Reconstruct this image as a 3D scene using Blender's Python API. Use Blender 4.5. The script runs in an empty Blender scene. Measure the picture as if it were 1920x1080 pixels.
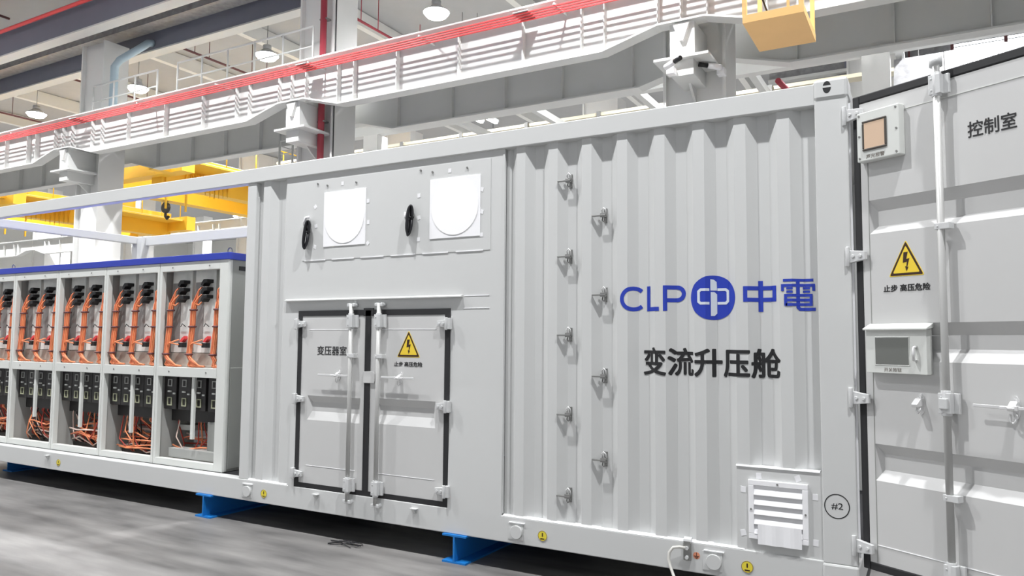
import bpy, bmesh, math, random
from mathutils import Vector, Matrix
random.seed(7)
S = bpy.context.scene
COL = S.collection

# ------------------------------------------------------------------ camera, world, lights, exposure
LAMP_POWER = 1950.0
cam_d = bpy.data.cameras.new('camera')
cam_d.sensor_width = 36.0
cam_d.lens = 1400.0 / 1920.0 * 36.0
cam_d.clip_end = 300
cam = bpy.data.objects.new('camera', cam_d)
COL.objects.link(cam)
YAW, PITCH, ROLL = 0.51293, 0.06976, 0.00765
fw = Vector((-math.sin(YAW) * math.cos(PITCH), math.cos(YAW) * math.cos(PITCH), math.sin(PITCH)))
r0 = Vector((math.cos(YAW), math.sin(YAW), 0)); u0 = r0.cross(fw)
rt = r0 * math.cos(ROLL) + u0 * math.sin(ROLL); up = -r0 * math.sin(ROLL) + u0 * math.cos(ROLL)
M = Matrix((rt, up, -fw)).transposed().to_4x4()
M.translation = Vector((0.3873, -4.5887, 1.5941))
cam.matrix_world = M
S.camera = cam

S.view_settings.view_transform = 'Standard'
S.view_settings.look = 'None'
S.view_settings.gamma = 1.0
S.view_settings.use_curve_mapping = False
S.view_settings.exposure = 0.36

W = bpy.data.worlds.new('hall_fill_light')  # even ambient fill light added all around the hall
S.world = W
W.use_nodes = True
bg = W.node_tree.nodes['Background']
bg.inputs[0].default_value = (0.93, 0.96, 1.0, 1)
bg.inputs[1].default_value = 0.40

# ------------------------------------------------------------------ helpers
def lin(c):
    return tuple((v / 12.92 if v <= 0.04045 else ((v + 0.055) / 1.055) ** 2.4) for v in c)
def rgb(r, g, b):
    return lin((r / 255.0, g / 255.0, b / 255.0))
MATS = {}
def mat(name, col, rough=0.5, metal=0.0, var=0.04, scale=6.0, emit=0.0, bump=0.0, spec=0.5, stretch=None):
    m = bpy.data.materials.new(name); m.use_nodes = True
    nt = m.node_tree; p = nt.nodes['Principled BSDF']
    p.inputs['Roughness'].default_value = rough
    p.inputs['Metallic'].default_value = metal
    p.inputs['Specular IOR Level'].default_value = spec
    tc = nt.nodes.new('ShaderNodeTexCoord')
    mp = nt.nodes.new('ShaderNodeMapping')
    nt.links.new(tc.outputs['Object'], mp.inputs['Vector'])
    if stretch: mp.inputs['Scale'].default_value = stretch
    nz = nt.nodes.new('ShaderNodeTexNoise'); nz.inputs['Scale'].default_value = scale
    nz.inputs['Detail'].default_value = 4.0
    nt.links.new(mp.outputs['Vector'], nz.inputs['Vector'])
    mx = nt.nodes.new('ShaderNodeMix'); mx.data_type = 'RGBA'
    a = tuple(max(0, c * (1 - var)) for c in col) + (1,)
    b = tuple(min(1, c * (1 + var)) for c in col) + (1,)
    mx.inputs[6].default_value = a; mx.inputs[7].default_value = b
    nt.links.new(nz.outputs['Fac'], mx.inputs[0])
    nt.links.new(mx.outputs[2], p.inputs['Base Color'])
    if emit:
        p.inputs['Emission Color'].default_value = tuple(col) + (1,)
        p.inputs['Emission Strength'].default_value = emit
    if bump:
        bp = nt.nodes.new('ShaderNodeBump'); bp.inputs['Strength'].default_value = bump
        bp.inputs['Distance'].default_value = 0.01
        nt.links.new(nz.outputs['Fac'], bp.inputs['Height'])
        nt.links.new(bp.outputs['Normal'], p.inputs['Normal'])
    MATS[name] = m
    return m

PAINT = mat('container_paint', rgb(208, 209, 208), 0.38, 0, 0.025, 2.2)
PAINTD = mat('door_paint', rgb(204, 204, 203), 0.36, 0, 0.03, 2.5)
GALV = mat('galvanised_fitting', rgb(212, 213, 213), 0.36, 0.12, 0.06, 25)
CHROME = mat('polished_steel', rgb(232, 232, 232), 0.2, 0.35, 0.05, 20)
STEEL = mat('dull_steel', rgb(150, 150, 148), 0.3, 0.6, 0.08, 30)
GASKET = mat('black_rubber', rgb(36, 36, 38), 0.6, 0, 0.1, 12)
BLACK = mat('black_plastic', rgb(24, 24, 26), 0.45, 0, 0.1, 20)
INK = mat('black_lettering', rgb(30, 30, 32), 0.6, 0, 0.02, 5)
GREYINK = mat('grey_lettering', rgb(128, 120, 112), 0.6, 0, 0.02, 5)
BLUEINK = mat('blue_lettering', rgb(34, 60, 176), 0.5, 0, 0.03, 5)
WHITEINK = mat('white_emblem', rgb(216, 224, 232), 0.5, 0, 0.02, 5)
YELLOWSIGN = mat('yellow_sign', rgb(240, 208, 60), 0.5, 0, 0.02, 8)
SIGNBROWN = mat('dark_sign_border', rgb(56, 32, 18), 0.5, 0, 0.05, 8)
YDOT = mat('yellow_dot', rgb(232, 214, 66), 0.5, 0, 0.03, 8)
REDMARK = mat('red_mark', rgb(230, 150, 118), 0.5, 0, 0.05, 8)
PAPER = mat('white_paper', rgb(246, 246, 248), 0.8, 0, 0.01, 4)
DISC = mat('white_cover_disc', rgb(254, 254, 254), 0.7, 0, 0.005, 4)
TAPE = mat('white_tape', rgb(238, 238, 240), 0.7, 0, 0.02, 20)
BEAN = mat('tan_lens', rgb(214, 186, 160), 0.35, 0, 0.02, 6)
LENSFRAME = mat('dark_lens_frame', rgb(74, 68, 62), 0.5, 0, 0.05, 8)
GLASSGREY = mat('grey_window_pane', rgb(112, 114, 110), 0.15, 0, 0.04, 4)
CABWHITE = mat('cabinet_paint', rgb(216, 218, 214), 0.45, 0, 0.03, 5)
CABGREY = mat('cabinet_side', rgb(150, 152, 148), 0.5, 0, 0.03, 5)
CABINNER = mat('cabinet_inner', rgb(168, 169, 166), 0.5, 0, 0.05, 5)
MODW = mat('module_plate', rgb(236, 238, 234), 0.45, 0.0, 0.06, 30)
MODG = mat('module_vent', rgb(150, 148, 146), 0.5, 0.1, 0.12, 60)
COVERBLUE = mat('blue_cover', rgb(44, 62, 168), 0.4, 0, 0.05, 4)
ORANGE = mat('orange_cable', rgb(242, 150, 104), 0.45, 0, 0.12, 14)
ORANGED = mat('deep_orange_cable', rgb(224, 124, 88), 0.45, 0, 0.12, 14)
BARM = mat('lock_bar_paint', rgb(188, 188, 186), 0.4, 0.1, 0.04, 12)
TRAYC = mat('cream_tray', rgb(214, 206, 182), 0.5, 0, 0.04, 4)
REDCAB = mat('red_cable', rgb(176, 62, 48), 0.45, 0, 0.12, 14)
PALECAB = mat('pale_cable', rgb(232, 208, 196), 0.45, 0, 0.08, 14)
BREAKER = mat('breaker_case', rgb(44, 42, 42), 0.45, 0, 0.2, 14)
BRGREEN = mat('breaker_label', rgb(176, 178, 150), 0.5, 0, 0.1, 14)
COPPER = mat('brown_board', rgb(132, 104, 74), 0.6, 0, 0.1, 8)
TRAYB = mat('busbar_tray', rgb(190, 182, 172), 0.4, 0.1, 0.2, 16)
BEAMBLUE = mat('blue_support', rgb(20, 118, 196), 0.5, 0, 0.06, 6)
HALLW = mat('hall_steel_paint', rgb(214, 215, 213), 0.55, 0, 0.03, 3)
HALLC = mat('hall_column_paint', rgb(222, 222, 220), 0.55, 0, 0.03, 3)
SLATE = mat('slate_beam_tone', rgb(122, 124, 138), 0.55, 0, 0.06, 2)
CEIL = mat('roof_deck', rgb(176, 177, 178), 0.8, 0, 0.05, 3)
JOIST = mat('roof_joist', rgb(230, 230, 226), 0.6, 0, 0.04, 3)
REDRAIL = mat('red_conductor', rgb(236, 74, 76), 0.4, 0, 0.03, 5)
REDPIPE = mat('red_pipe', rgb(166, 64, 76), 0.45, 0, 0.05, 5)
DARKPIPE = mat('brown_pipe', rgb(104, 62, 64), 0.5, 0, 0.05, 5)
CRANEY = mat('crane_yellow', rgb(252, 198, 56), 0.5, 0, 0.05, 2)
CAGEY = mat('cage_yellow', rgb(240, 192, 124), 0.5, 0, 0.05, 3)
FOIL = mat('silver_insulation', rgb(150, 150, 152), 0.4, 0.4, 0.45, 7, bump=1.0)
LAMPBODY = mat('lamp_housing', rgb(190, 192, 194), 0.4, 0.5, 0.03, 5)
LAMPGLOW = mat('lamp_lens', (1.0, 0.99, 0.97), 0.5, 0, 0.0, 5, emit=24.0)
DAY = mat('daylight_pane', (0.93, 0.97, 1.0), 0.3, 0, 0.0, 5, emit=2.2)
WALLM = mat('hall_wall', rgb(236, 236, 232), 0.7, 0, 0.04, 1)
DARKUND = mat('underframe_black', rgb(36, 36, 40), 0.7, 0, 0.1, 3)
CARD = mat('cardboard', rgb(150, 122, 96), 0.8, 0, 0.08, 6)
WIRE = mat('black_wire', rgb(20, 20, 26), 0.5, 0, 0.1, 20)
LCABLE = mat('white_cable', rgb(214, 212, 206), 0.5, 0, 0.05, 20)
DUCTB = mat('pale_blue_pipe', rgb(176, 196, 208), 0.4, 0.1, 0.04, 4)

def floor_material():
    m = bpy.data.materials.new('concrete_floor'); m.use_nodes = True
    nt = m.node_tree; p = nt.nodes['Principled BSDF']
    tc = nt.nodes.new('ShaderNodeTexCoord'); mp = nt.nodes.new('ShaderNodeMapping')
    mp.inputs['Rotation'].default_value = (0, 0, 0.35); mp.inputs['Scale'].default_value = (0.5, 2.6, 1)
    n1 = nt.nodes.new('ShaderNodeTexNoise'); n1.inputs['Scale'].default_value = 2.4; n1.inputs['Detail'].default_value = 6
    n2 = nt.nodes.new('ShaderNodeTexNoise'); n2.inputs['Scale'].default_value = 0.8; n2.inputs['Detail'].default_value = 3
    nt.links.new(tc.outputs['Object'], mp.inputs['Vector'])
    nt.links.new(mp.outputs['Vector'], n1.inputs['Vector'])
    nt.links.new(tc.outputs['Object'], n2.inputs['Vector'])
    cr = nt.nodes.new('ShaderNodeValToRGB')
    cr.color_ramp.elements[0].position = 0.33; cr.color_ramp.elements[0].color = rgb(80, 79, 79) + (1,)
    cr.color_ramp.elements[1].position = 0.66; cr.color_ramp.elements[1].color = rgb(143, 141, 139) + (1,)
    ad = nt.nodes.new('ShaderNodeMix'); ad.data_type = 'FLOAT'; ad.inputs[0].default_value = 0.45
    nt.links.new(n1.outputs['Fac'], ad.inputs[2]); nt.links.new(n2.outputs['Fac'], ad.inputs[3])
    nt.links.new(ad.outputs[0], cr.inputs['Fac'])
    nt.links.new(cr.outputs['Color'], p.inputs['Base Color'])
    p.inputs['Roughness'].default_value = 0.45
    p.inputs['Specular IOR Level'].default_value = 0.4
    return m
FLOORM = floor_material()

class MB:
    """collects shapes into one mesh"""
    def __init__(s): s.v = []; s.f = []; s.sm = []
    def add(s, vs, fs, smooth=False):
        o = len(s.v); s.v += [tuple(v) for v in vs]
        s.f += [tuple(i + o for i in f) for f in fs]; s.sm += [smooth] * len(fs)
        return s
    def box(s, x0, x1, y0, y1, z0, z1):
        return s.add([(x0, y0, z0), (x1, y0, z0), (x1, y1, z0), (x0, y1, z0), (x0, y0, z1), (x1, y0, z1), (x1, y1, z1), (x0, y1, z1)],
                     [(3, 2, 1, 0), (4, 5, 6, 7), (0, 1, 5, 4), (1, 2, 6, 5), (2, 3, 7, 6), (3, 0, 4, 7)])
    def frame(s, x0, x1, z0, z1, w, y0, y1):
        s.box(x0, x1, y0, y1, z1 - w, z1); s.box(x0, x1, y0, y1, z0, z0 + w)
        s.box(x0, x0 + w, y0, y1, z0 + w, z1 - w); s.box(x1 - w, x1, y0, y1, z0 + w, z1 - w); return s
    def cyl(s, a, b, r, n=12, r2=None):
        a = Vector(a); b = Vector(b); d = (b - a).normalized(); r2 = r if r2 is None else r2
        t = Vector((0, 0, 1)) if abs(d.z) < 0.9 else Vector((1, 0, 0))
        e1 = d.cross(t).normalized(); e2 = d.cross(e1)
        vs = []
        for c, rr in ((a, r), (b, r2)):
            for i in range(n):
                w = 2 * math.pi * i / n
                vs.append(c + e1 * math.cos(w) * rr + e2 * math.sin(w) * rr)
        o = len(s.v)
        s.add(vs, [(i, i + n, (i + 1) % n + n, (i + 1) % n) for i in range(n)], True)
        s.f += [tuple(o + i for i in range(n)), tuple(o + n + i for i in reversed(range(n)))]; s.sm += [False, False]
        return s
    def tube(s, pts, r, n=6):
        pts = [Vector(p) for p in pts]; rings = []
        prev = None
        for i, p in enumerate(pts):
            d = (pts[min(i + 1, len(pts) - 1)] - pts[max(i - 1, 0)]).normalized()
            if prev is None:
                t = Vector((0, 0, 1)) if abs(d.z) < 0.9 else Vector((1, 0, 0))
                e1 = d.cross(t).normalized()
            else:
                e1 = (prev - d * prev.dot(d)).normalized()
            prev = e1; e2 = d.cross(e1)
            rings.append([p + e1 * math.cos(2 * math.pi * k / n) * r + e2 * math.sin(2 * math.pi * k / n) * r for k in range(n)])
        vs = [q for g in rings for q in g]; fs = []
        for i in range(len(pts) - 1):
            for k in range(n):
                fs.append((i * n + k, (i + 1) * n + k, (i + 1) * n + (k + 1) % n, i * n + (k + 1) % n))
        s.add(vs, fs, True)
        o = len(s.v) - len(vs)
        s.f += [tuple(o + i for i in range(n)), tuple(o + len(vs) - n + i for i in reversed(range(n)))]; s.sm += [False, False]
        return s
    def prism(s, poly, y0, y1):
        """poly in x,z extruded along y"""
        n = len(poly)
        return s.add([(x, y0, z) for x, z in poly] + [(x, y1, z) for x, z in poly],
                     [tuple(range(n)), tuple(range(2 * n - 1, n - 1, -1))] + [(i, i + n, (i + 1) % n + n, (i + 1) % n) for i in range(n)])
    def prism_x(s, poly, x0, x1):
        n = len(poly)
        return s.add([(x0, y, z) for y, z in poly] + [(x1, y, z) for y, z in poly],
                     [tuple(range(n)), tuple(range(2 * n - 1, n - 1, -1))] + [(i, i + n, (i + 1) % n + n, (i + 1) % n) for i in range(n)])
    def prism_z(s, poly, z0, z1):
        n = len(poly)
        return s.add([(x, y, z0) for x, y in poly] + [(x, y, z1) for x, y in poly],
                     [tuple(range(n)), tuple(range(2 * n - 1, n - 1, -1))] + [(i, i + n, (i + 1) % n + n, (i + 1) % n) for i in range(n)])
    def ring(s, cx, cz, r0, r1, y0, y1, n=32, a0=0.0, a1=2 * math.pi):
        full = abs(a1 - a0 - 2 * math.pi) < 1e-4
        vs = []; m = n if full else n + 1
        for i in range(m):
            w = a0 + (a1 - a0) * i / n
            for r, y in ((r0, y0), (r1, y0), (r1, y1), (r0, y1)):
                vs.append((cx + r * math.cos(w), y, cz + r * math.sin(w)))
        fs = []
        for i in range(n):
            j = (i + 1) % m
            for k in range(4):
                fs.append((i * 4 + k, i * 4 + (k + 1) % 4, j * 4 + (k + 1) % 4, j * 4 + k))
        return s.add(vs, fs)
    def disc(s, cx, cz, r, y0, y1, n=32, sx=1.0):
        return s.prism([(cx + sx * r * math.cos(2 * math.pi * i / n), cz + r * math.sin(2 * math.pi * i / n)) for i in range(n)], y0, y1)
    def build(s, name, m, parent=None, bevel=0.0, local=False):
        me = bpy.data.meshes.new(name)
        vs = s.v
        if parent is not None and not local:
            inv = wm(parent).inverted()
            vs = [inv @ Vector(v) for v in vs]
        me.from_pydata([tuple(v) for v in vs], [], s.f)
        me.polygons.foreach_set('use_smooth', s.sm)
        bm = bmesh.new(); bm.from_mesh(me); bmesh.ops.recalc_face_normals(bm, faces=bm.faces); bm.to_mesh(me); bm.free()
        me.materials.append(m)
        o = bpy.data.objects.new(name, me); COL.objects.link(o)
        if parent is not None: o.parent = parent
        if bevel:
            b = o.modifiers.new('bevel', 'BEVEL'); b.width = bevel; b.segments = 2; b.limit_method = 'ANGLE'; b.angle_limit = 0.6
        return o

def wm(o):
    m = o.matrix_basis.copy()
    p = o.parent
    while p is not None:
        m = p.matrix_basis @ m; p = p.parent
    return m
def tag(o, label=None, cat=None, group=None, kind=None):
    if label: o['label'] = label
    if cat: o['category'] = cat
    if group: o['group'] = group
    if kind: o['kind'] = kind
    return o
def thing(name, label, cat, loc=(0, 0, 0), rz=0.0, group=None):
    o = bpy.data.objects.new(name, None); COL.objects.link(o)
    o.empty_display_size = 0.1
    o.location = loc; o.rotation_euler = (0, 0, rz)
    return tag(o, label, cat, group)
def children(o): return [c for c in bpy.data.objects if c.parent == o]
KIDS = {}
def copy_tree(o, parent=None):
    c = o.copy(); COL.objects.link(c); c.parent = parent
    for ch in children(o): copy_tree(ch, c)
    return c

def text2d(body, bold=0.0):
    cu = bpy.data.curves.new('lettering', 'FONT'); cu.body = body; cu.offset = bold; cu.resolution_u = 5
    o = bpy.data.objects.new('lettering', cu); COL.objects.link(o)
    dg = bpy.context.evaluated_depsgraph_get(); dg.update()
    me = bpy.data.meshes.new_from_object(o.evaluated_get(dg))
    vs = [(v.co.x, v.co.y) for v in me.vertices]; fs = [tuple(p.vertices) for p in me.polygons]
    bpy.data.objects.remove(o); bpy.data.curves.remove(cu); bpy.data.meshes.remove(me)
    return vs, fs
def text(body, x0, x1, z0, z1, y, m, name, parent, bold=0.0, local=False, cut=None, surf=None):
    vs, fs = text2d(body)
    if not vs: return None
    ax, bx = min(v[0] for v in vs), max(v[0] for v in vs); az, bz = min(v[1] for v in vs), max(v[1] for v in vs)
    x0, x1, z0, z1 = x0 + bold, x1 - bold, z0 + bold, z1 - bold
    vs = [(x0 + (v[0] - ax) / (bx - ax) * (x1 - x0), z0 + (v[1] - az) / (bz - az) * (z1 - z0)) for v in vs]
    if bold:
        k = bold * 0.8
        vs, fs = merge2d([([(a + dx, b + dz) for a, b in vs], fs) for dx, dz in ((0, 0), (bold, 0), (-bold, 0), (0, bold), (0, -bold), (k, k), (-k, k), (k, -k), (-k, -k))])
    return flat(vs, fs, y, m, name, parent, local, cut, surf)
def flat(vs, fs, y, m, name, parent, local=False, cut=None, surf=None, off=0.0):
    """a thin print lying on a wall plane y, or on the surface function surf(x)"""
    bm = bmesh.new()
    lift = 0.0
    bv = [bm.verts.new((v[0], -(v[2] if len(v) > 2 else 0.0), v[1])) for v in vs]
    for f in fs:
        try: bm.faces.new([bv[i] for i in f])
        except ValueError: pass
    if cut:
        bmesh.ops.triangulate(bm, faces=bm.faces)
        for cx in cut:
            bmesh.ops.bisect_plane(bm, geom=bm.verts[:] + bm.edges[:] + bm.faces[:], plane_co=(cx, 0, 0), plane_no=(1, 0, 0), dist=1e-6)
    for v in bm.verts:
        v.co.y = v.co.y + ((surf(v.co.x) - 0.0012 - off) if surf else y)
    bm.normal_update()
    for f in bm.faces:
        if f.normal.y > 0: f.normal_flip()
    ex = bmesh.ops.extrude_face_region(bm, geom=bm.faces[:])
    # a very thin body: move the copied front a fraction of a millimetre out
    for e in ex['geom']:
        if isinstance(e, bmesh.types.BMVert): e.co.y -= 0.0006
    me = bpy.data.meshes.new(name)
    if parent is not None and not local:
        me_m = wm(parent).inverted(); bmesh.ops.transform(bm, matrix=me_m, verts=bm.verts)
    bm.to_mesh(me); bm.free(); me.materials.append(m)
    o = bpy.data.objects.new(name, me); COL.objects.link(o)
    if parent is not None: o.parent = parent
    return o
def stroke(pts, w, closed=False):
    """2D outline quads for a poly-line of width w, mitred"""
    n = len(pts); L = []; R = []
    P = [Vector(p) for p in pts]
    for i in range(n):
        if closed: a, b = P[i - 1], P[(i + 1) % n]
        else: a, b = P[max(i - 1, 0)], P[min(i + 1, n - 1)]
        d1 = (P[i] - a); d2 = (b - P[i])
        if d1.length < 1e-9: d1 = d2
        if d2.length < 1e-9: d2 = d1
        d1.normalize(); d2.normalize()
        n1 = Vector((-d1.y, d1.x)); n2 = Vector((-d2.y, d2.x)); mm = (n1 + n2)
        mm = mm.normalized() if mm.length > 1e-6 else n1
        k = (w / 2) / max(0.35, mm.dot(n1))
        L.append(P[i] + mm * k); R.append(P[i] - mm * k)
    vs = [tuple(v) for v in L + R]; fs = []
    for i in range(n if closed else n - 1):
        j = (i + 1) % n
        fs.append((i, j, j + n, i + n))
    return vs, fs
def merge2d(parts):
    vs = []; fs = []
    for n, (v, f) in enumerate(parts):
        o = len(vs); vs += [(p[0], p[1], 0.00015 * n) for p in v]; fs += [tuple(i + o for i in g) for g in f]
    return vs, fs

# ------------------------------------------------------------------ setting
f_ = MB().box(-64, 14, -14, 44, -0.2, 0.0).build('floor', FLOORM); tag(f_, kind='structure')
c_ = MB().box(-64, 14, -12, 44, 10.9, 11.0).build('ceiling', CEIL); tag(c_, kind='structure')
w_ = MB().box(-64, 14, 43.6, 44, 0, 10.9).build('wall_back', WALLM); tag(w_, kind='structure')
w_ = MB().box(-64, -63.6, -14, 43.6, 0, 10.9).build('wall_left', WALLM); tag(w_, kind='structure')

# ------------------------------------------------------------------ high-bay lamps (grid of the hall)
def lamp(x, y, label, group=None):
    t = thing('high_bay_lamp', label, 'lamp', (x, y, 9.55), 0, group)
    h = MB().cyl((0, 0, 0.05), (0, 0, 0.22), 0.33, 20, 0.12); h.cyl((0, 0, 0.22), (0, 0, 0.34), 0.12, 12)
    h.build('housing', LAMPBODY, t, local=True)
    MB().cyl((0, 0, 0.045), (0, 0, -0.05), 0.32, 20, 0.24).build('lens', LAMPGLOW, t, local=True)
    MB().cyl((0, 0, 0.32), (0, 0, 1.35), 0.012, 6).build('hanger_rod', STEEL, t, local=True)
    ld = bpy.data.lights.new('lamp_light', 'SPOT'); ld.energy = LAMP_POWER
    ld.spot_size = math.radians(140); ld.spot_blend = 0.7; ld.shadow_soft_size = 0.11
    ld.color = (0.985, 0.99, 1.0)
    lo = bpy.data.objects.new('lamp_light', ld); COL.objects.link(lo); lo.parent = t; lo.location = (0, 0, -0.08)
LX = [1.68, -4.17, -10.02, -15.87, -21.72, -27.57, -33.42, -39.27, -45.12, -50.97, -56.82]
LNAMES = {(10.0, -10.02): 'brightest round high bay lamp at top centre above the red rails',
          (10.0, -15.87): 'round high bay lamp seen through the long white railing',
          (10.0, -21.72): 'round high bay lamp seen between the two white railings',
          (10.0, -27.57): 'round high bay lamp above the yellow crane at far left',
          (16.25, -4.17): 'round high bay lamp glowing below the yellow cage platform'}
for y in (-2.5, 3.75, 10.0, 16.25, 22.5, 29.0, 35.5):
    for x in LX:
        if x < -35 and y < 9: continue
        if (y, x) in LNAMES: lamp(x, y, LNAMES[(y, x)], 'high bay lamps under the roof')
        elif y < 9: lamp(x, y, 'round high bay lamp hanging from the roof in front of the girder', 'front lamps outside the view')
        else: lamp(x, y, 'small distant round high bay lamp under the roof of the rear hall', 'distant lamps of the rear hall')

# ------------------------------------------------------------------ columns, girders, roof steel
XC = [-35.2, -27.1, -19.0, -10.9, -2.8, 5.3]
def column(x, y, top, label, w=1.0, d=0.7, corbel=False):
    t = thing('hall_column', label, 'column', (x, y, 0), 0, 'steel columns of the hall')
    MB().box(-w / 2, -w / 2 + 0.05, 0, d, 0, top).build('flange', HALLC, t, local=True)
    MB().box(w / 2 - 0.05, w / 2, 0, d, 0, top).build('flange', HALLC, t, local=True)
    MB().box(-w / 2 + 0.05, w / 2 - 0.05, 0.1, d - 0.1, 0, top).build('web', HALLC, t, local=True)
    MB().box(-w / 2 - 0.15, w / 2 + 0.15, -0.15, d + 0.15, 0, 0.04).build('base_plate', HALLC, t, local=True)
    if corbel:
        m = MB().box(-0.19, 0.19, -0.62, 0.1, 5.88, 6.42); m.box(-0.17, 0.17, -0.62, 0.1, 5.6, 5.85)
        m.prism_x([(-0.55, 5.84), (0.1, 5.84), (0.1, 5.35)], -0.02, 0.02)
        m.build('corbel', HALLW, t, local=True)
        MB().box(-0.42, 0.42, -0.72, 0.05, 5.84, 5.88).build('corbel_plate', HALLW, t, local=True)
        m = MB().prism([(-0.13, 6.40), (0.13, 6.40), (0.03, 6.12), (-0.03, 6.12)], -0.68, -0.62)
        m.build('corbel_gusset', HALLC, t, local=True)
    return t
CLAB = ['white steel column furthest left behind the crane girder', 'white steel column left of the first girder span',
        'white steel column behind the open end of the container', 'white steel column with the red riser pipe on its face',
        'white steel column carrying two security cameras', 'white steel column at the far right behind the open door']
for x, l in zip(XC, CLAB): column(x, 6.88, 9.45, l, corbel=True)
XR = [-58.0, -49.9, -41.8, -33.7, -25.6, -17.4, -9.0, -0.9]
for i, x in enumerate(XR):
    column(x, 17.9, 9.6, ['white rear row column at the far left edge, outermost', 'white rear row column at the far left edge, second', 'white rear row column, first from the left', 'white rear row column, second from the left', 'white rear row column, third from the left',
                          'white rear row column seen under the second girder, right of the red riser', 'white rear row column left of the security cameras',
                          'white rear row column behind the corner of the container'][i], w=1.25, d=0.8)

def girder(x0, x1, y, label, zt=7.13, zm=6.2, stiff=(), lip=True, name='crane_girder', sgn=-1):
    """fish-bellied crane girder: shallow at both columns, deep between"""
    t = thing(name, label, 'girder', ((x0 + x1) / 2, y, zm), 0, 'fish bellied crane girders')
    zh = zm + 0.245
    prof = [(x0, zh), (x0 + 0.36, zh), (x0 + 1.28, zm), (x1 - 1.28, zm), (x1 - 0.36, zh), (x1, zh)]
    MB().prism(prof + [(x1, zt), (x0, zt)], y - 0.008, y + 0.008).build('web', HALLW, t)
    m = MB()
    for (xa, za), (xb, zb) in zip(prof[:-1], prof[1:]):
        m.prism([(xa, za - 0.03), (xb, zb - 0.03), (xb, zb), (xa, za)], y - 0.13, y + 0.13)
    m.build('bottom_flange', HALLW, t)
    MB().box(x0 + 0.01, x1 - 0.01, y - (0.26 if stiff is ST else 0.16), y + 0.16, zt, zt + 0.03).build('top_flange', HALLW, t)
    for s in stiff:
        xx = x0 + s
        zb = zm
        for (xa, za), (xb, zb_) in zip(prof[:-1], prof[1:]):
            if xa <= xx <= xb: zb = za + (zb_ - za) * (xx - xa) / (xb - xa)
        if sgn < 0: MB().box(xx - 0.008, xx + 0.008, y - 0.115, y - 0.008, zb, zt - 0.12).build('stiffener', HALLW, t)
        else: MB().box(xx - 0.008, xx + 0.008, y + 0.008, y + 0.115, zb, zt - 0.12).build('stiffener', HALLW, t)
    return t
ST = (0.0, 0.40, 1.25, 1.66, 2.70, 4.08, 5.38, 6.46, 6.86, 7.74)
G1L = ['front crane girder span beyond the left edge behind the yellow crane', 'front crane girder span at the far left over the open frame',
       'front crane girder span between the first two columns', 'long front crane girder span in the centre under the red rails',
       'front crane girder span at top right behind the yellow cage']
G2L = ['rear shaded crane girder beyond the left edge', 'rear shaded crane girder at the far left', 'rear shaded crane girder above the yellow crane',
       'rear shaded crane girder in the centre under the bright one', 'rear shaded crane girder at top right above the open door']
for i in range(5):
    girder(XC[i], XC[i + 1], 6.3, G1L[i], stiff=ST)
    girder(XC[i], XC[i + 1], 8.0, G2L[i], zm=6.14, stiff=(1.4, 2.8, 4.05, 5.3, 6.7))
for i in range(6):
    girder(XR[i], XR[i + 1] - 0.02, 17.6, 'distant white crane girder span of the rear hall, %s' % ['outermost left', 'second from left', 'left end over the blue cover', 'left of the first column', 'behind the open container frame', 'right of the second column'][i],
           zt=6.75, zm=6.0, stiff=(1.3, 1.7, 2.7, 4.05, 5.4, 6.4, 6.8))
    girder(XR[i], XR[i + 1] - 0.02, 27.6, 'faint far crane girder span behind the rear hall, %s' % ['outermost left', 'second from left', 'third from left', 'fourth from left', 'fifth from left', 'right end'][i], zt=6.85, zm=6.1)
for i in range(6):
    column(XR[i] + 0.05, 27.9, 9.6, 'far white column of the hindmost row, %s from the left' % ['first', 'second', 'third', 'fourth', 'fifth', 'sixth'][i], w=1.0)
# red conductor rails in front of the girders
t = thing('conductor_rail_set', 'four red crane conductor rails running along the top of the front girder', 'rail', (-12, 6.03, 6.9))
RY = (6.10, 6.012, 5.924, 5.836)
for y in RY:
    MB().box(-36, 6, y - 0.017, y + 0.017, 6.925, 6.943).build('conductor_bar', REDRAIL, t)
for x in [-34 + 2.66 * i for i in range(15)]:
    m = MB().box(x - 0.015, x + 0.015, 5.8, 6.29, 6.95, 6.975)
    for y in RY: m.box(x - 0.025, x + 0.025, y - 0.028, y + 0.028, 6.94, 6.952)
    m.build('rail_bracket', HALLW, t)
for x in (-17.9, -10.25, -5.35, 1.0):
    MB().box(x - 0.14, x + 0.14, 5.79, 6.15, 6.95, 6.96).build('joint_plate', HALLW, t)

def railing(x0, x1, y, zb, zt, step, label):
    t = thing('guard_railing', label, 'railing', ((x0 + x1) / 2, y, zb), 0, 'white catwalk railings')
    n = max(1, round((x1 - x0) / step))
    for i in range(n + 1):
        x = x0 + (x1 - x0) * i / n
        MB().cyl((x, y, zb), (x, y, zt), 0.022, 8).build('post', HALLW, t)
    MB().cyl((x0, y, zt), (x1, y, zt), 0.024, 8).build('top_rail', HALLW, t)
    MB().cyl((x0, y, (zb + zt) / 2 + 0.05), (x1, y, (zb + zt) / 2 + 0.05), 0.018, 8).build('mid_rail', HALLW, t)
    MB().box(x0, x1, y - 0.01, y + 0.01, zb, zb + 0.1).build('toe_board', HALLW, t)
railing(-18.45, -15.85, 6.62, 7.18, 8.08, 0.9, 'short white pipe railing on the catwalk in front of the left column')
railing(-15.1, -10.75, 6.62, 7.18, 8.12, 0.95, 'long white pipe railing on the catwalk left of the red riser pipe')
railing(-17.9, -11.3, 7.75, 7.18, 8.0, 1.1, 'rear white pipe railing on the far edge of the catwalk')
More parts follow.
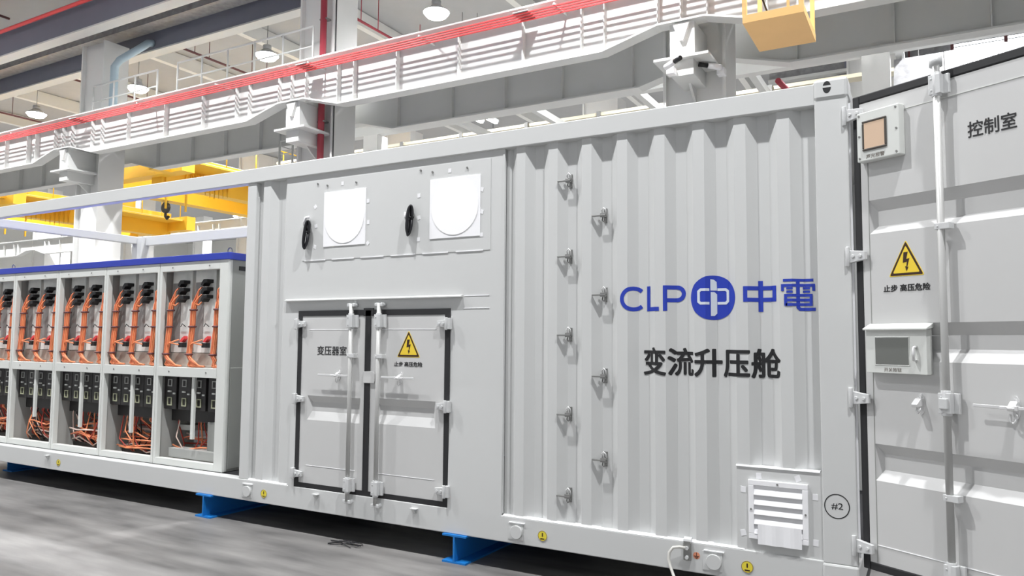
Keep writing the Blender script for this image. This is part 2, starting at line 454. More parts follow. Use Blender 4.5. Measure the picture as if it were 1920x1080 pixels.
for i in range(5):
    ct = MB().box(XC[i] + 0.005, XC[i + 1] - 0.005, 6.47, 6.86, 7.165, 7.18).box(XC[i] + 0.52, XC[i + 1] - 0.52, 6.86, 7.83, 7.165, 7.18)
    tag(ct.build('catwalk_deck', HALLW), 'grey steel catwalk deck plate between the girders, %s span' % ('outermost left', 'far left', 'left', 'centre', 'right')[i], 'catwalk', 'catwalk deck plates')

# beams under the roof on the column heads
def roofbeam(y, label):
    t = thing('roof_beam', label, 'beam', (-15, y, 9.4), 0, 'long roof beams on the columns')
    MB().box(-40, 8, y, y + 0.03, 9.42, 10.05).build('web', SLATE, t)  # web and top flange dark slate, bottom flange light grey
    MB().box(-40, 8, y - 0.02, y + 0.3, 9.38, 9.42).build('bottom_flange', HALLW, t)
    MB().box(-40, 8, y - 0.02, y + 0.3, 10.05, 10.09).build('top_flange', SLATE, t)
roofbeam(6.15, 'dark slate roof beam nearest the camera at top left')
roofbeam(7.9, 'dark slate roof beam just behind the columns')
for i, x in enumerate((-37, -33, -29, -25, -21, -17, -13.6, -9, -5, -1, 3)):
    tag(MB().box(x - 0.1, x + 0.1, 8.6, 43, 10.45, 10.88).build('roof_joist', JOIST), '%s pale roof joist from the left, running to the back of the hall' % ('first', 'second', 'third', 'fourth', 'fifth', 'sixth', 'seventh', 'eighth', 'ninth', 'tenth', 'eleventh')[i], 'joist', 'roof joists')
def pipe(x, y0, y1, z, m, label, drops):
    t = thing('sprinkler_pipe', label, 'pipe', (x, y0, z), 0, 'sprinkler pipes under the roof')
    MB().cyl((x, y0, z), (x, y1, z), 0.035, 8).build('main_pipe', m, t)
    for y in drops: MB().cyl((x, y, z), (x, y, 10.9), 0.012, 6).build('hanger', m, t)
pipe(-12.6, 8.6, 17, 10.0, REDPIPE, 'red sprinkler pipe under the roof right of the red riser', (10.2, 10.9, 12.8))
pipe(-7.5, 8.6, 17, 10.0, REDPIPE, 'red sprinkler pipe under the roof right of the brightest lamp', (10.2, 12))
pipe(-18.2, 8.5, 17, 9.9, DARKPIPE, 'dark red sprinkler pipe behind the long white railing', (9.4, 9.9, 11.5, 12.1))
pipe(-23.6, 8.5, 17, 9.9, DARKPIPE, 'dark red sprinkler pipe left of the left column', (9.3, 9.9, 11.6))
pipe(-21.5, 0.5, 6.0, 10.3, DARKPIPE, 'dark red sprinkler pipe in front of the nearest roof beam at top left', (2.0, 3.5, 5.0))
pipe(-16.3, 2.5, 6.05, 10.25, DARKPIPE, 'thin dark pipe crossing above the nearest roof beam', (3.0, 4.5))
pipe(-29.6, 8.5, 17, 9.9, DARKPIPE, 'dark red sprinkler pipe at the left edge', (9.6, 10.2))
tag(MB().tube([(-30, 5.9, 9.9), (-17.5, 5.9, 9.95), (-8, 5.9, 9.95)], 0.05, 8).build('red_main_pipe', REDRAIL), 'red pipe running along the top of the nearest roof beam', 'pipe')
d_ = MB().box(-36, 4, 7.35, 7.8, 9.85, 10.1)
tag(d_.build('air_duct', FOIL), 'crinkled silver air duct running along the second roof beam', 'duct')
# pipes on the columns
t = MB().tube([(-18.2, 7.0, 7.17), (-18.2, 7.0, 8.7), (-18.15, 7.1, 8.9), (-18.0, 7.5, 9.3), (-17.95, 7.75, 9.55), (-17.95, 7.9, 9.6)], 0.1, 10)
tag(t.build('rainwater_pipe', DUCTB), 'pale blue rainwater pipe bending beside the left column', 'pipe')
t = thing('riser_pipe', 'red vertical riser pipe on the face of the middle column', 'pipe', (-10.75, 6.72, 0))
MB().cyl((-10.62, 6.78, 0.05), (-10.62, 6.78, 9.45), 0.07, 12).build('pipe', REDPIPE, t)
for z in (4.0, 6.1, 8.3): MB().box(-10.72, -10.52, 6.76, 6.9, z, z + 0.03).build('clip', STEEL, t)
t = MB().tube([(-10.38, 6.9, 0.1), (-10.38, 6.9, 9.4)], 0.012, 6); tag(t.build('conduit', GASKET), 'thin dark conduit on the middle column beside the red riser', 'conduit')
# access ladder near the middle column
t = thing('access_ladder', 'white caged access ladder left of the middle column', 'ladder', (-12.0, 7.2, 0))
for x in (-12.25, -11.85): MB().cyl((x, 7.2, 0), (x, 7.2, 6.3), 0.025, 8).build('stringer', HALLW, t)
for i in range(20): MB().cyl((-12.25, 7.2, 0.3 + i * 0.3), (-11.85, 7.2, 0.3 + i * 0.3), 0.014, 6).build('rung', HALLW, t)
for z in (5.45, 5.9, 6.25): MB().tube([(-12.25, 7.2, z), (-12.3, 7.5, z), (-12.05, 7.7, z), (-11.8, 7.5, z), (-11.85, 7.2, z)], 0.014, 6).build('cage_hoop', HALLW, t)
# security cameras
def seccam(x, y, z, d, label):
    t = thing('security_camera', label, 'camera', (x, y, z), 0, 'security cameras')
    MB().box(-0.06, 0.06, -0.03, 0.12, -0.05, 0.06).build('mount', PAPER, t, 0.01, local=True)
    MB().cyl((-0.05 * d, -0.12, 0.02), (0.2 * d, -0.24, 0.04), 0.045, 12).build('body', PAPER, t, local=True)
    MB().cyl((0.2 * d, -0.24, 0.04), (0.36 * d, -0.32, 0.05), 0.035, 12).build('hood', BLACK, t, local=True)
seccam(-2.95, 6.15, 5.66, 0.7, 'white security camera with black hood on the corbel, pointing right')
seccam(-2.35, 6.78, 5.75, -0.7, 'white security camera with black hood on the column, pointing left')
p_ = MB().box(-3.05, -2.75, 6.855, 6.87, 5.05, 5.3); tag(p_.build('paper_notice', CABGREY), 'grey square notice stuck on the column below the camera', 'notice')

# overhead cranes of the rear bay
def crane(x, y0, y1, label, zb):
    t = thing('overhead_crane', label, 'crane', (x, y0, zb), 0, 'yellow overhead cranes')
    MB().box(x - 0.45, x, y0, y1, zb, zb + 0.95).build('main_girder', CRANEY, t)
    MB().box(x - 2.6, x - 2.15, y0, y1, zb, zb + 0.95).build('main_girder', CRANEY, t)
    MB().box(x - 2.9, x + 1.2, y0 - 0.25, y0 + 0.15, zb + 0.2, zb + 0.75).build('end_carriage', CRANEY, t)
    MB().box(x - 2.9, x + 1.2, y1 - 0.15, y1 + 0.25, zb + 0.2, zb + 0.75).build('end_carriage', CRANEY, t)
    MB().box(x, x + 1.0, y0 + 0.2, y1 - 0.2, zb + 0.55, zb + 0.6).build('walkway', CRANEY, t)
    for xx in (x - 0.46, x - 2.61): MB().box(xx, xx + 0.47, y0, y1, zb + 0.95, zb + 0.965).build('bounce_cover', HALLW, t)  # unseen grey plates added on the girders to cut yellow bounce light
    MB().box(x, x + 1.0, y0 + 0.2, y1 - 0.2, zb + 0.6, zb + 0.61).build('walkway_bounce_cover', HALLW, t)  # grey sheet added over the walkway to dull its yellow bounce
    for xx in (x - 2.4, x + 0.6):
        MB().box(xx - 0.15, xx + 0.15, 8.03, y0 - 0.2, 6.145, 6.26).build('wheel_bogie', CRANEY, t)
        if y1 > 16: MB().box(xx - 0.15, xx + 0.15, y1 + 0.2, 17.58, 6.01, 6.16).build('wheel_bogie', CRANEY, t)
    m = MB()
    for i in range(8):
        y = y0 + 0.3 + i * (y1 - y0 - 0.6) / 7
        MB().cyl((x + 0.98, y, zb + 0.6), (x + 0.98, y, zb + 1.6), 0.02, 6).build('railing_post', CRANEY, t)
    MB().cyl((x + 0.98, y0 + 0.3, zb + 1.6), (x + 0.98, y1 - 0.3, zb + 1.6), 0.02, 6).build('handrail', CRANEY, t)
    ym = (y0 + y1) / 2 + 1.2
    MB().box(x - 2.2, x - 0.4, ym - 0.7, ym + 0.7, zb + 0.95, zb + 1.45).build('trolley', CRANEY, t)
    MB().box(x - 1.8, x - 1.1, ym - 0.4, ym + 0.4, zb + 0.5, zb + 0.95).build('hoist_motor', BLACK, t)
    for i in range(9):
        y = y0 + 0.9 + 0.16 * i
        MB().tube([(x + 0.05, y, zb + 0.5), (x + 0.07, y + 0.03, zb - 0.1 + 0.05 * math.sin(i)), (x + 0.05, y + 0.08, zb + 0.5)], 0.018, 5).build('festoon_cable', CRANEY, t)
    for yy in (y0 + 0.1, y0 + 0.75): MB().box(x + 0.02, x + 0.06, yy, yy + 0.05, zb - 0.7, zb + 0.9).build('ladder_rail', CRANEY, t)
    MB().box(x + 0.01, x + 0.4, y0 + 3.3, y0 + 3.9, zb - 0.02, zb + 0.25).build('control_panel', DARKPIPE, t)
    return t
cr = crane(-18.55, 8.75, 17.0, 'yellow overhead crane between the left and middle columns', 5.95)
cr2 = crane(-27.0, 8.75, 15.2, 'yellow overhead crane at the far left behind the left column', 5.75)
MB().disc(-20.92, 5.74, 0.17, 10.55, 10.65, 14).build('hook_block', BLACK, cr)
MB().tube([(-20.92, 10.6, 5.6), (-20.92, 10.6, 5.46), (-20.84, 10.6, 5.38), (-20.76, 10.6, 5.45)], 0.045, 8).build('hook', BLACK, cr)
for dx in (-0.09, 0.09): MB().cyl((-20.92 + dx, 10.6, 5.7), (-20.92 + dx, 10.6, 5.96), 0.012, 6).build('rope', STEEL, cr)
t = thing('yellow_hoist', 'yellow hoist with dark motor above the red rails at far left', 'hoist', (-30.5, 9.4, 7.2))
MB().prism([(-32.2, 7.1), (-29.9, 7.1), (-30.2, 7.75), (-30.5, 8.2), (-30.7, 7.8), (-31.2, 8.6), (-32.2, 8.8)], 9.2, 9.8).build('housing', CRANEY, t)
MB().box(-29.9, -29.0, 9.2, 9.8, 7.3, 7.95).build('motor', DARKPIPE, t)
MB().cyl((-30.2, 9.1, 7.3), (-30.2, 9.2, 7.3), 0.3, 16).build('drum', BLACK, t)

# yellow cage platform hanging at the top
t = thing('cage_platform', 'yellow maintenance cage with flat floor hanging at the top right', 'platform', (-1.16, 4.8, 5.4))
MB().box(-1.49, -0.80, 4.30, 5.30, 5.385, 5.4).build('floor_plate', CAGEY, t)
m = MB().box(-1.49, -0.80, 4.30, 4.35, 5.4, 5.48); m.box(-1.49, -0.80, 5.25, 5.3, 5.4, 5.48); m.box(-1.49, -1.44, 4.35, 5.25, 5.4, 5.48); m.box(-0.85, -0.80, 4.35, 5.25, 5.4, 5.48)
m.build('edge_frame', CAGEY, t)
for x in (-1.47, -0.83):
    for y in (4.33, 5.27): MB().box(x - 0.025, x + 0.025, y - 0.025, y + 0.025, 5.48, 8.4).build('post', CAGEY, t)
MB().box(-0.99, -0.96, 4.31, 4.34, 5.48, 8.4).build('post', CAGEY, t)
MB().cyl((-1.44, 4.36, 6.2), (-1.24, 4.9, 5.5), 0.012, 6).build('tie_rod', BLACK, t)
MB().box(-1.5, -0.79, 4.28, 4.34, 6.5, 6.55).build('guard_bar', CAGEY, t)
MB().box(-1.6, -0.7, 2.6, 5.35, 8.4, 8.8).build('hanger_beam', CAGEY, t)
t = MB().cyl((-1.75, 8.2, 5.95), (-1.55, 9.5, 5.85), 0.05, 10); t.cyl((-1.55, 9.5, 5.95), (-1.52, 9.6, 5.75), 0.09, 10, 0.05)
tag(t.build('red_sprinkler_branch', REDPIPE), 'red pipe branch slanting below the yellow cage', 'pipe')

# mezzanine steel behind the container
t = thing('mezzanine_frame', 'pale steel mezzanine frame seen under the rear girder', 'frame', (-4, 9.6, 0))
MB().box(-13, 4, 9.5, 9.7, 6.62, 6.86).build('edge_beam', HALLW, t)
for x in (-11.6, -0.35): MB().box(x - 0.22, x + 0.22, 9.5, 9.9, 0, 6.62).build('post', HALLC, t)
for x in (-9.6, -7.5, -5.0, -2.6, 0.0, 2.0): MB().box(x - 0.07, x + 0.07, 8.3, 16.8, 6.86, 7.02).build('cross_beam', HALLW, t)
t = thing('cable_tray', 'pale lit cable tray running just above the container roof', 'tray', (-6, 12, 6.9))
MB().box(-17.5, 0.5, 12, 12.3, 7.06, 7.09).build('tray_base', TRAYC, t)
MB().box(-17.5, 0.5, 11.98, 12.0, 7.06, 7.14).build('tray_side', TRAYC, t)
for i in range(9): MB().box(-16.6 + 2.0 * i, -16.5 + 2.0 * i, 11.94, 12.3, 7.0, 7.16).build('tray_bracket', STEEL, t)
t = thing('insulated_duct', 'crinkled silver insulated duct under the mezzanine, above the open door', 'duct', (2, 10.4, 6.15))
for i in range(7):
    xa = -0.1 + 0.8 * i
    MB().prism_x([(10.1 - 0.02 * (i % 2), 6.15), (10.75, 6.15), (10.75, 6.82), (10.6 - 0.02 * (i % 2), 6.82)], xa, xa + 0.79).build('duct_section', FOIL, t)
for x in (0.3, 2.3, 4.3): MB().cyl((x, 10.7, 6.8), (x, 10.7, 10.9), 0.01, 6).build('hanger_rod', STEEL, t)
def tube_light(x, y, label):
    t = thing('tube_light', label, 'lamp', (x, y, 8.0), 0, 'tube lights under the mezzanine roof')
    MB().box(x - 0.07, x + 0.07, y - 0.65, y + 0.65, 8.02, 8.1).build('housing', LAMPBODY, t)
    MB().box(x - 0.05, x + 0.05, y - 0.62, y + 0.62, 7.98, 8.02).build('tube', LAMPGLOW, t)
    for dy in (-0.5, 0.5): MB().cyl((x, y + dy, 8.1), (x, y + dy, 10.9), 0.01, 6).build('hanger_rod', STEEL, t)
tube_light(-11.04, 13.2, 'bright tube light seen under the rear girder, left one of the pair')
tube_light(-10.7, 13.45, 'bright tube light seen under the rear girder, right one of the pair')
# clerestory at the right
t = thing('clerestory_wall', 'silver insulated clerestory panel with bright windows above the open door', 'panel', (1, 20, 8.3))
MB().box(-4, 9, 20.1, 20.3, 8.0, 10.88).build('insulation', FOIL, t)
MB().box(1.15, 9.0, 20.0, 20.1, 10.02, 10.6).build('window_pane', DAY, t)
MB().box(-1.7, 0.65, 20.0, 20.1, 10.02, 10.5).build('insulation_sheet', FOIL, t)
for x in (1.1, 2.4, 3.7, 5.0, 7.0): MB().box(x - 0.04, x + 0.04, 19.93, 20.0, 9.98, 10.62).build('mullion', DARKPIPE, t)
for z in (10.12, 10.22, 10.33, 10.44): MB().box(1.1, 9.0, 19.96, 19.99, z, z + 0.012).build('glazing_bar', BLACK, t)
MB().box(-4, 9, 19.85, 20.1, 9.88, 9.98).build('sill_beam', HALLW, t)
MB().box(-4, 9, 19.85, 20.1, 10.58, 10.7).build('head_beam', HALLW, t)
for x in (-0.3, 0.0): MB().box(x - 0.025, x + 0.025, 19.9, 20.0, 9.98, 10.5).build('red_post', DARKPIPE, t)
MB().box(-1.75, -1.6, 19.9, 20.0, 9.98, 10.58).build('window_jamb', SLATE, t)
for i in range(6): MB().box(-2.0 + 1.0 * i, -1.05 + 1.0 * i, 20.0 + 0.02 * (i % 2), 20.1, 9.0, 9.86).build('insulation_sheet', FOIL, t)

# ------------------------------------------------------------------ the container
ZB, ZT = 0.2, 3.096
XL = -10.02
YB = 2.438
C = thing('equipment_container', 'large white corrugated equipment container, left half an open frame', 'container', (0, 0, ZB))
BV = 0.006
# corrugation profile
DEP = 0.046
XS0 = -1.714; PIT = 0.2535
def corr(x):
    if x < -2.25: return 0.0
    if x > -0.19: return DEP
    u = (x - XS0) % PIT
    if u < 0.055: return DEP * (1 - u / 0.055)
    if u < 0.125: return 0.0
    if u < 0.185: return DEP * (u - 0.125) / 0.06
    return DEP
CUT = sorted([XS0 + k * PIT + o for k in range(-3, 7) for o in (0, 0.055, 0.125, 0.185)])
def ribs(xs, yf, z0, z1, thick=0.004):
    m = MB(); n = len(xs)
    vs = [(x, yf(x), z0) for x in xs] + [(x, yf(x), z1) for x in xs] + [(x, yf(x) + thick, z0) for x in xs] + [(x, yf(x) + thick, z1) for x in xs]
    fs = []
    for i in range(n - 1):
        fs += [(i, i + 1, n + i + 1, n + i), (2 * n + i, 3 * n + i, 3 * n + i + 1, 2 * n + i + 1),
               (i, 2 * n + i, 2 * n + i + 1, i + 1), (n + i, n + i + 1, 3 * n + i + 1, 3 * n + i)]
    fs += [(0, n, 3 * n, 2 * n), (n - 1, 3 * n - 1, 4 * n - 1, 2 * n - 1)]
    return m.add(vs, fs)
xs = [-2.2645, -2.24] + [c for c in CUT if -2.23 < c < -0.185] + [-0.172]
def corr2(x): return 0.03 if x < -2.23 else corr(x)
ribs(xs, corr2, 0.372, 2.975).build('corrugated_panel', PAINT, C)
def small(x):
    P = [(-4.80, DEP), (-4.765, DEP), (-4.71, 0), (-4.625, 0), (-4.565, DEP), (-4.49, DEP), (-4.43, 0.0), (-4.30, 0.0)]
    for (a, ya), (b, yb) in zip(P[:-1], P[1:]):
        if a <= x <= b: return ya + (yb - ya) * (x - a) / (b - a)
    return 0
ribs([-4.80, -4.765, -4.71, -4.625, -4.565, -4.49, -4.43, -4.31], small, 0.372, 2.975).build('corrugated_panel', PAINT, C)
# flat panel with its lower lip lying on the bottom rail
m = MB(); DX0, DX1, DZ0, DZ1 = -4.245, -2.715, 0.372, 1.825
for (a, b, z0, z1) in ((-4.31, DX0, 0.372, 2.975), (DX1, -2.2645, 0.372, 2.975), (DX0, DX1, DZ1, 2.975)):
    m.box(a, b, 0.0, 0.004, z0, z1)
m.build('flat_panel', PAINT, C)
MB().prism_x([(-0.0125, 0.372), (0.0, 1.25), (0.004, 1.25), (0.004, 0.372)], -4.31, DX0).add([], []).build('panel_lip', PAINT, C)
MB().prism_x([(-0.0125, 0.372), (0.0, 1.25), (0.004, 1.25), (0.004, 0.372)], DX1, -2.2645).build('panel_lip', PAINT, C)
MB().box(-2.278, -2.262, -0.003, 0.02, 0.39, 2.97).build('seam_strip', PAINT, C)
MB().box(-4.226, -2.378, -0.0035, 0.0, 2.245, 2.915).build('fan_panel', PAINT, C)
for i in range(6):
    a = -4.2 + i * 0.305
    MB().box(a, a + 0.235, -0.006, -0.0005, 2.2415, 2.2485).build('weld_bead', PAPER, C)
# frame
MB().box(XL, -0.175, -0.02, 0.06, 2.968, ZT).build('top_rail', PAINT, C, BV)
MB().box(XL, -0.175, YB - 0.06, YB, 2.96, ZT).build('top_rail', PAINT, C, BV)
MB().box(XL, 0.0, -0.0125, 0.09, ZB, 0.378).build('bottom_rail', PAINT, C, BV)
MB().box(XL, 0.0, YB - 0.09, YB, ZB, 0.378).build('bottom_rail', PAINT, C, BV)
MB().box(XL - 0.02, XL + 0.1, 0.06, YB - 0.06, 2.985, 3.09).build('cross_beam', PAINT, C, BV)
MB().box(XL - 0.02, XL + 0.13, -0.01, 0.12, ZB, ZT - 0.01).build('corner_post', PAINT, C, BV)
MB().box(XL - 0.02, XL + 0.2, YB - 0.13, YB + 0.01, ZB, ZT - 0.01).build('corner_post', PAINT, C, BV)
MB().box(-4.905, -4.795, -0.008, 0.1, 0.378, 2.968).build('frame_post', PAINT, C, BV)
MB().box(-4.905, -4.8, YB - 0.1, YB, 0.378, 2.968).build('frame_post', PAINT, C, BV)
MB().box(0.0005, 0.0115, -0.004, 0.0, 0.42, 2.96).build('bright_gap_strip', PAPER, C)  # white strip added to stand for the bright gap beside the post
# right corner post with castings
MB().prism_z([(-0.178, -0.022), (0.0, -0.022), (0.0, 0.03), (-0.03, 0.03), (-0.03, 0.14), (-0.178, 0.14)], 0.372, 3.0).build('corner_post', PAINT, C, BV)
MB().box(-0.178, 0.0, YB - 0.14, YB + 0.01, 0.372, 3.0).build('corner_post', PAINT, C, BV)
def casting(zc0, zc1, y0, y1):
    k = MB(); k.box(-0.182, 0.004, y0, y1, zc0, zc1)
    return k
o_ = casting(2.99, 3.118, -0.03, 0.15).build('corner_casting', PAINT, C, 0.02)
MB().disc(-0.107, 3.064, 0.036, -0.0305, -0.029, 20, 0.62).build('casting_hole', GASKET, o_)
MB().box(-0.13, -0.085, -0.0312, -0.0295, 3.062, 3.074).build('twist_lock', PAINT, o_)
casting(ZB, 0.372, -0.03, 0.15).build('corner_casting', PAINT, C, 0.012)
casting(2.99, 3.118, YB - 0.15, YB + 0.02).build('corner_casting', PAINT, C, 0.02)
MB().box(-0.2, 0.0, 0.14, YB - 0.14, 2.94, 3.09).build('end_header', PAINT, C, BV)
MB().box(-0.2, 0.0, 0.14, YB - 0.14, ZB, 0.36).build('end_sill', PAINT, C, BV)
MB().box(-4.9, -0.02, 0.05, YB - 0.05, 3.05, 3.085).build('roof_panel', PAINT, C)
MB().box(-4.9, -0.02, YB - 0.04, YB - 0.01, 0.36, 3.0).build('rear_panel', PAINT, C)
MB().box(-4.9, -4.86, 0.09, YB - 0.05, 0.36, 2.97).build('partition_panel', PAINT, C)
MB().box(XL, -0.02, 0.08, YB - 0.08, 0.3, 0.372).build('floor_pan', DARKUND, C)
MB().box(XL + 0.1, -0.1, 0.25, YB - 0.25, 0.215, 0.3).build('underframe', DARKUND, C)
# weld beads on the bottom rail
for k in range(9):
    xa = -2.25 + k * 0.182
    MB().prism_x([(-0.012, 0.378), (0.02, 0.378), (0.004, 0.39 + 0.004 * (k % 2))], xa, xa + 0.182).build('weld_bead', PAPER, C)
MB().prism_x([(-0.012, 0.378), (0.02, 0.378), (0.004, 0.392)], -4.79, -4.33).build('weld_bead', PAPER, C)

# fan covers, tapes, screws
for x0, x1, z0, z1 in ((-3.99, -3.543, 2.352, 2.806), (-2.914, -2.464, 2.352, 2.806)):
    o_ = MB().box(x0, x1, -0.009, -0.0035, z0, z1).build('fan_cover', PAPER, C)
    MB().disc((x0 + x1) / 2, (z0 + z1) / 2 - 0.0, 0.208, -0.0125, -0.009, 40).build('cover_disc', DISC, o_)
def tape(x, z, s=0.027, y=-0.0045, a=0.0):
    m = MB(); ca, sa = math.cos(a), math.sin(a)
    pts = [(x + s / 2 * (cx * ca - cz * sa), z + s / 2 * (cx * sa + cz * ca) * 1.15) for cx, cz in ((-1, -1), (1, -1), (1, 1), (-1, 1))]
    m.prism(pts, y - 0.001, y + 0.001)
    m.build('tape_square', TAPE, C)
for i, (x, z) in enumerate(((-4.091, 2.695), (-4.079, 2.532), (-4.085, 2.358), (-3.796, 2.866), (-3.522, 2.697), (-3.517, 2.524), (-3.518, 2.357), (-3.021, 2.695), (-3.018, 2.525), (-3.019, 2.357), (-2.738, 2.86), (-2.454, 2.692), (-2.452, 2.527), (-2.454, 2.358))):
    tape(x, z, a=random.choice((0, 0.2, 0.6, -0.3)))
for (x, z) in ((-4.067, 2.888), (-3.959, 2.864), (-3.648, 2.86), (-3.005, 2.889), (-2.894, 2.864), (-2.581, 2.864)):
    MB().cyl((x, -0.002, z), (x, -0.012, z), 0.008, 10).build('screw', STEEL, C)
# coiled black cables
def coil(x, ztop, zbot, lean, strap):
    g = MB()
    for k in range(7):
        dx = (k - 3) * 0.0055; w = (0.004, 0.012, 0.017, 0.008, 0.02, 0.006, 0.014)[k]; z0 = zbot + 0.012 * (k % 3); z1 = ztop - 0.01 * (k % 2)
        pts = []
        for i in range(29):
            a = 2 * math.pi * i / 28
            zz = (z0 + z1) / 2 + (z1 - z0) / 2 * math.copysign(abs(math.sin(a)) ** 0.6, math.sin(a))
            pts.append((x + dx + w * math.cos(a) + lean * (zz - zbot) / (ztop - zbot), -0.020 - 0.006 * k + 0.01 * math.cos(a), zz))
        g.tube(pts, 0.008, 6)
    o = g.build('cable_coil', WIRE, C)
    MB().tube([(x + lean * .6 - 0.03, -0.03, (ztop * .6 + zbot * .4)), (x + lean * .6, -0.066, (ztop * .6 + zbot * .4)), (x + lean * .6 + 0.035, -0.03, (ztop * .6 + zbot * .4))], 0.008, 6).build('cable_tie', WIRE, o)
    MB().tube(strap, 0.012, 8).build('cable_sleeve', TAPE, o)
coil(-4.172, 2.575, 2.345, 0.035, [(-4.185, -0.006, 2.50), (-4.19, -0.03, 2.56), (-4.165, -0.035, 2.605), (-4.135, -0.02, 2.61)])
coil(-3.094, 2.615, 2.39, 0.02, [(-3.12, -0.006, 2.50), (-3.125, -0.03, 2.53), (-3.12, -0.035, 2.57)])

# canopy over the doors
MB().prism_x([(0, 1.925), (-0.032, 1.914), (-0.032, 1.907), (0, 1.907)], -4.40, -2.61).build('rain_canopy', PAINT, C)
MB().box(-2.6, -2.383, -0.003, 0, 1.914, 1.919).build('weld_seam', PAPER, C)
MB().box(-2.6, -2.383, -0.003, 0, 1.822, 1.827).build('weld_seam', PAPER, C)

# transformer-room doors
def rib_leaf(x0, x1, z0, z1, rx0, rx1, ribz, y, thick, slant=0.03, dep=0.028):
    """a door skin with recessed horizontal ribs; ribz = list of (top, top_in, bot_in, bot)"""
    m = MB()
    vs = []; fs = []
    def q(*p):
        o = len(vs); vs.extend(p); fs.append(tuple(range(o, o + len(p))))
    zs = z1
    for (t, ti, bi, b) in ribz:
        q((rx0, y, t), (rx1, y, t), (rx1, y, zs), (rx0, y, zs))
        q((rx0, y, t), (rx0 + slant, y + dep, ti), (rx1 - slant, y + dep, ti), (rx1, y, t))
        q((rx0 + slant, y + dep, bi), (rx1 - slant, y + dep, bi), (rx1 - slant, y + dep, ti), (rx0 + slant, y + dep, ti))
        q((rx0, y, b), (rx1, y, b), (rx1 - slant, y + dep, bi), (rx0 + slant, y + dep, bi))
        q((rx0, y, b), (rx0 + slant, y + dep, bi), (rx0 + slant, y + dep, ti), (rx0, y, t))
        q((rx1, y, t), (rx1 - slant, y + dep, ti), (rx1 - slant, y + dep, bi), (rx1, y, b))
        zs = b
    q((rx0, y, z0), (rx1, y, z0), (rx1, y, zs), (rx0, y, zs))
    q((x0, y, z0), (rx0, y, z0), (rx0, y, z1), (x0, y, z1)); q((rx1, y, z0), (x1, y, z0), (x1, y, z1), (rx1, y, z1))
    yb = y + thick
    q((x0, yb, z0), (x0, yb, z1), (x1, yb, z1), (x1, yb, z0))
    q((x0, y, z0), (x0, y, z1), (x0, yb, z1), (x0, yb, z0)); q((x1, y, z0), (x1, yb, z0), (x1, yb, z1), (x1, y, z1))
    q((x0, y, z1), (x1, y, z1), (x1, yb, z1), (x0, yb, z1)); q((x0, y, z0), (x0, yb, z0), (x1, yb, z0), (x1, y, z0))
    m.add(vs, fs); return m
def hinge_block(x, z, d, y, parent, s=1.0, local=False):
    """two-leaf cast hinge: pintle lug on the frame and tapered arm on the door (d = +1 arm points right)"""
    m = MB()
    m.box(*sorted((x - 0.045 * d * s, x - 0.012 * d * s)), y - 0.03, y + 0.004, z - 0.042 * s, z + 0.042 * s)
    m.prism([(x - 0.02 * d * s, z - 0.032 * s), (x + 0.075 * d * s, z - 0.02 * s), (x + 0.075 * d * s, z + 0.02 * s), (x - 0.02 * d * s, z + 0.032 * s)], y - 0.026, y - 0.002)
    m.cyl((x - 0.012 * d * s, y - 0.03, z - 0.046 * s), (x - 0.012 * d * s, y - 0.03, z + 0.046 * s), 0.012, 10)
    for k in (0.015, 0.052): m.cyl((x + k * d * s, y - 0.026, z), (x + k * d * s, y - 0.033, z), 0.011, 10)
    return m.build('hinge', GALV, parent, 0.003, local)
def lock_bar(x, z0, z1, y, zs_keeper, zs_guide, parent, r=0.017, local=False):
    MB().cyl((x, y, z0), (x, y, z1), r, 14).build('lock_bar', BARM, parent, 0, local)
    for z in zs_keeper:
        m = MB().box(x - 0.03, x + 0.03, y - 0.022, y + 0.03, z - 0.05, z + 0.05)
        m.cyl((x, y, z - 0.062), (x, y, z + 0.062), r * 1.35, 12)
        m.box(x + 0.03, x + 0.055, y + 0.012, y + 0.03, z - 0.05, z + 0.05)
        for zz in (-0.03, 0.03): m.cyl((x - 0.015, y - 0.022, z + zz), (x - 0.015, y - 0.026, z + zz), 0.005, 8)
        m.build('bar_keeper', GALV, parent, 0.004, local)
    for z in zs_guide:
        m = MB().box(x - 0.024, x + 0.05, y - 0.018, y + 0.03, z - 0.016, z + 0.016)
        m.cyl((x - 0.008, y - 0.018, z), (x - 0.008, y - 0.022, z), 0.005, 8)
        m.build('bar_guide', GALV, parent, 0.003, local)
def bolt_poly(cx, cz, s):
    return [(cx + a * s, cz + b * s) for a, b in ((-0.10, 0.42), (0.10, 0.42), (0.02, 0.10), (0.17, 0.13), (0.06, -0.28), (0.12, -0.26), (0.02, -0.46), (-0.04, -0.22), (0.02, -0.25), (0.05, -0.02), (-0.14, -0.06))]
def warn_sign(cx, zt, zb, hw, y, parent, local=False):
    # rounded triangle, three layers
    def tri(k):
        cz = zb + (zt - zb) * 0.36
        P = [Vector((cx, zt)), Vector((cx - hw, zb)), Vector((cx + hw, zb))]; c0 = Vector((cx, cz))
        P = [c0 + (p - c0) * k for p in P]; out = []
        for i in range(3):
            a, b, c = P[i - 1], P[i], P[(i + 1) % 3]
            out.append(tuple(b + (a - b) * 0.05)); out.append(tuple(b + ((a - b) + (c - b)) * 0.012)); out.append(tuple(b + (c - b) * 0.05))
        return out
    MB().prism(tri(1.06), y - 0.0012, y).build('sign_plate', YELLOWSIGN, parent, 0, local)
    MB().prism(tri(1.0), y - 0.0018, y - 0.0012).build('sign_border', SIGNBROWN, parent, 0, local)
    MB().prism(tri(0.80), y - 0.0024, y - 0.0018).build('sign_face', YELLOWSIGN, parent, 0, local)
    n0 = bolt_poly(cx, zb + (zt - zb) * 0.41, (zt - zb) * 0.64)
    flat(n0, [tuple(range(len(n0)))], y - 0.003, SIGNBROWN, 'bolt_symbol', parent, local)
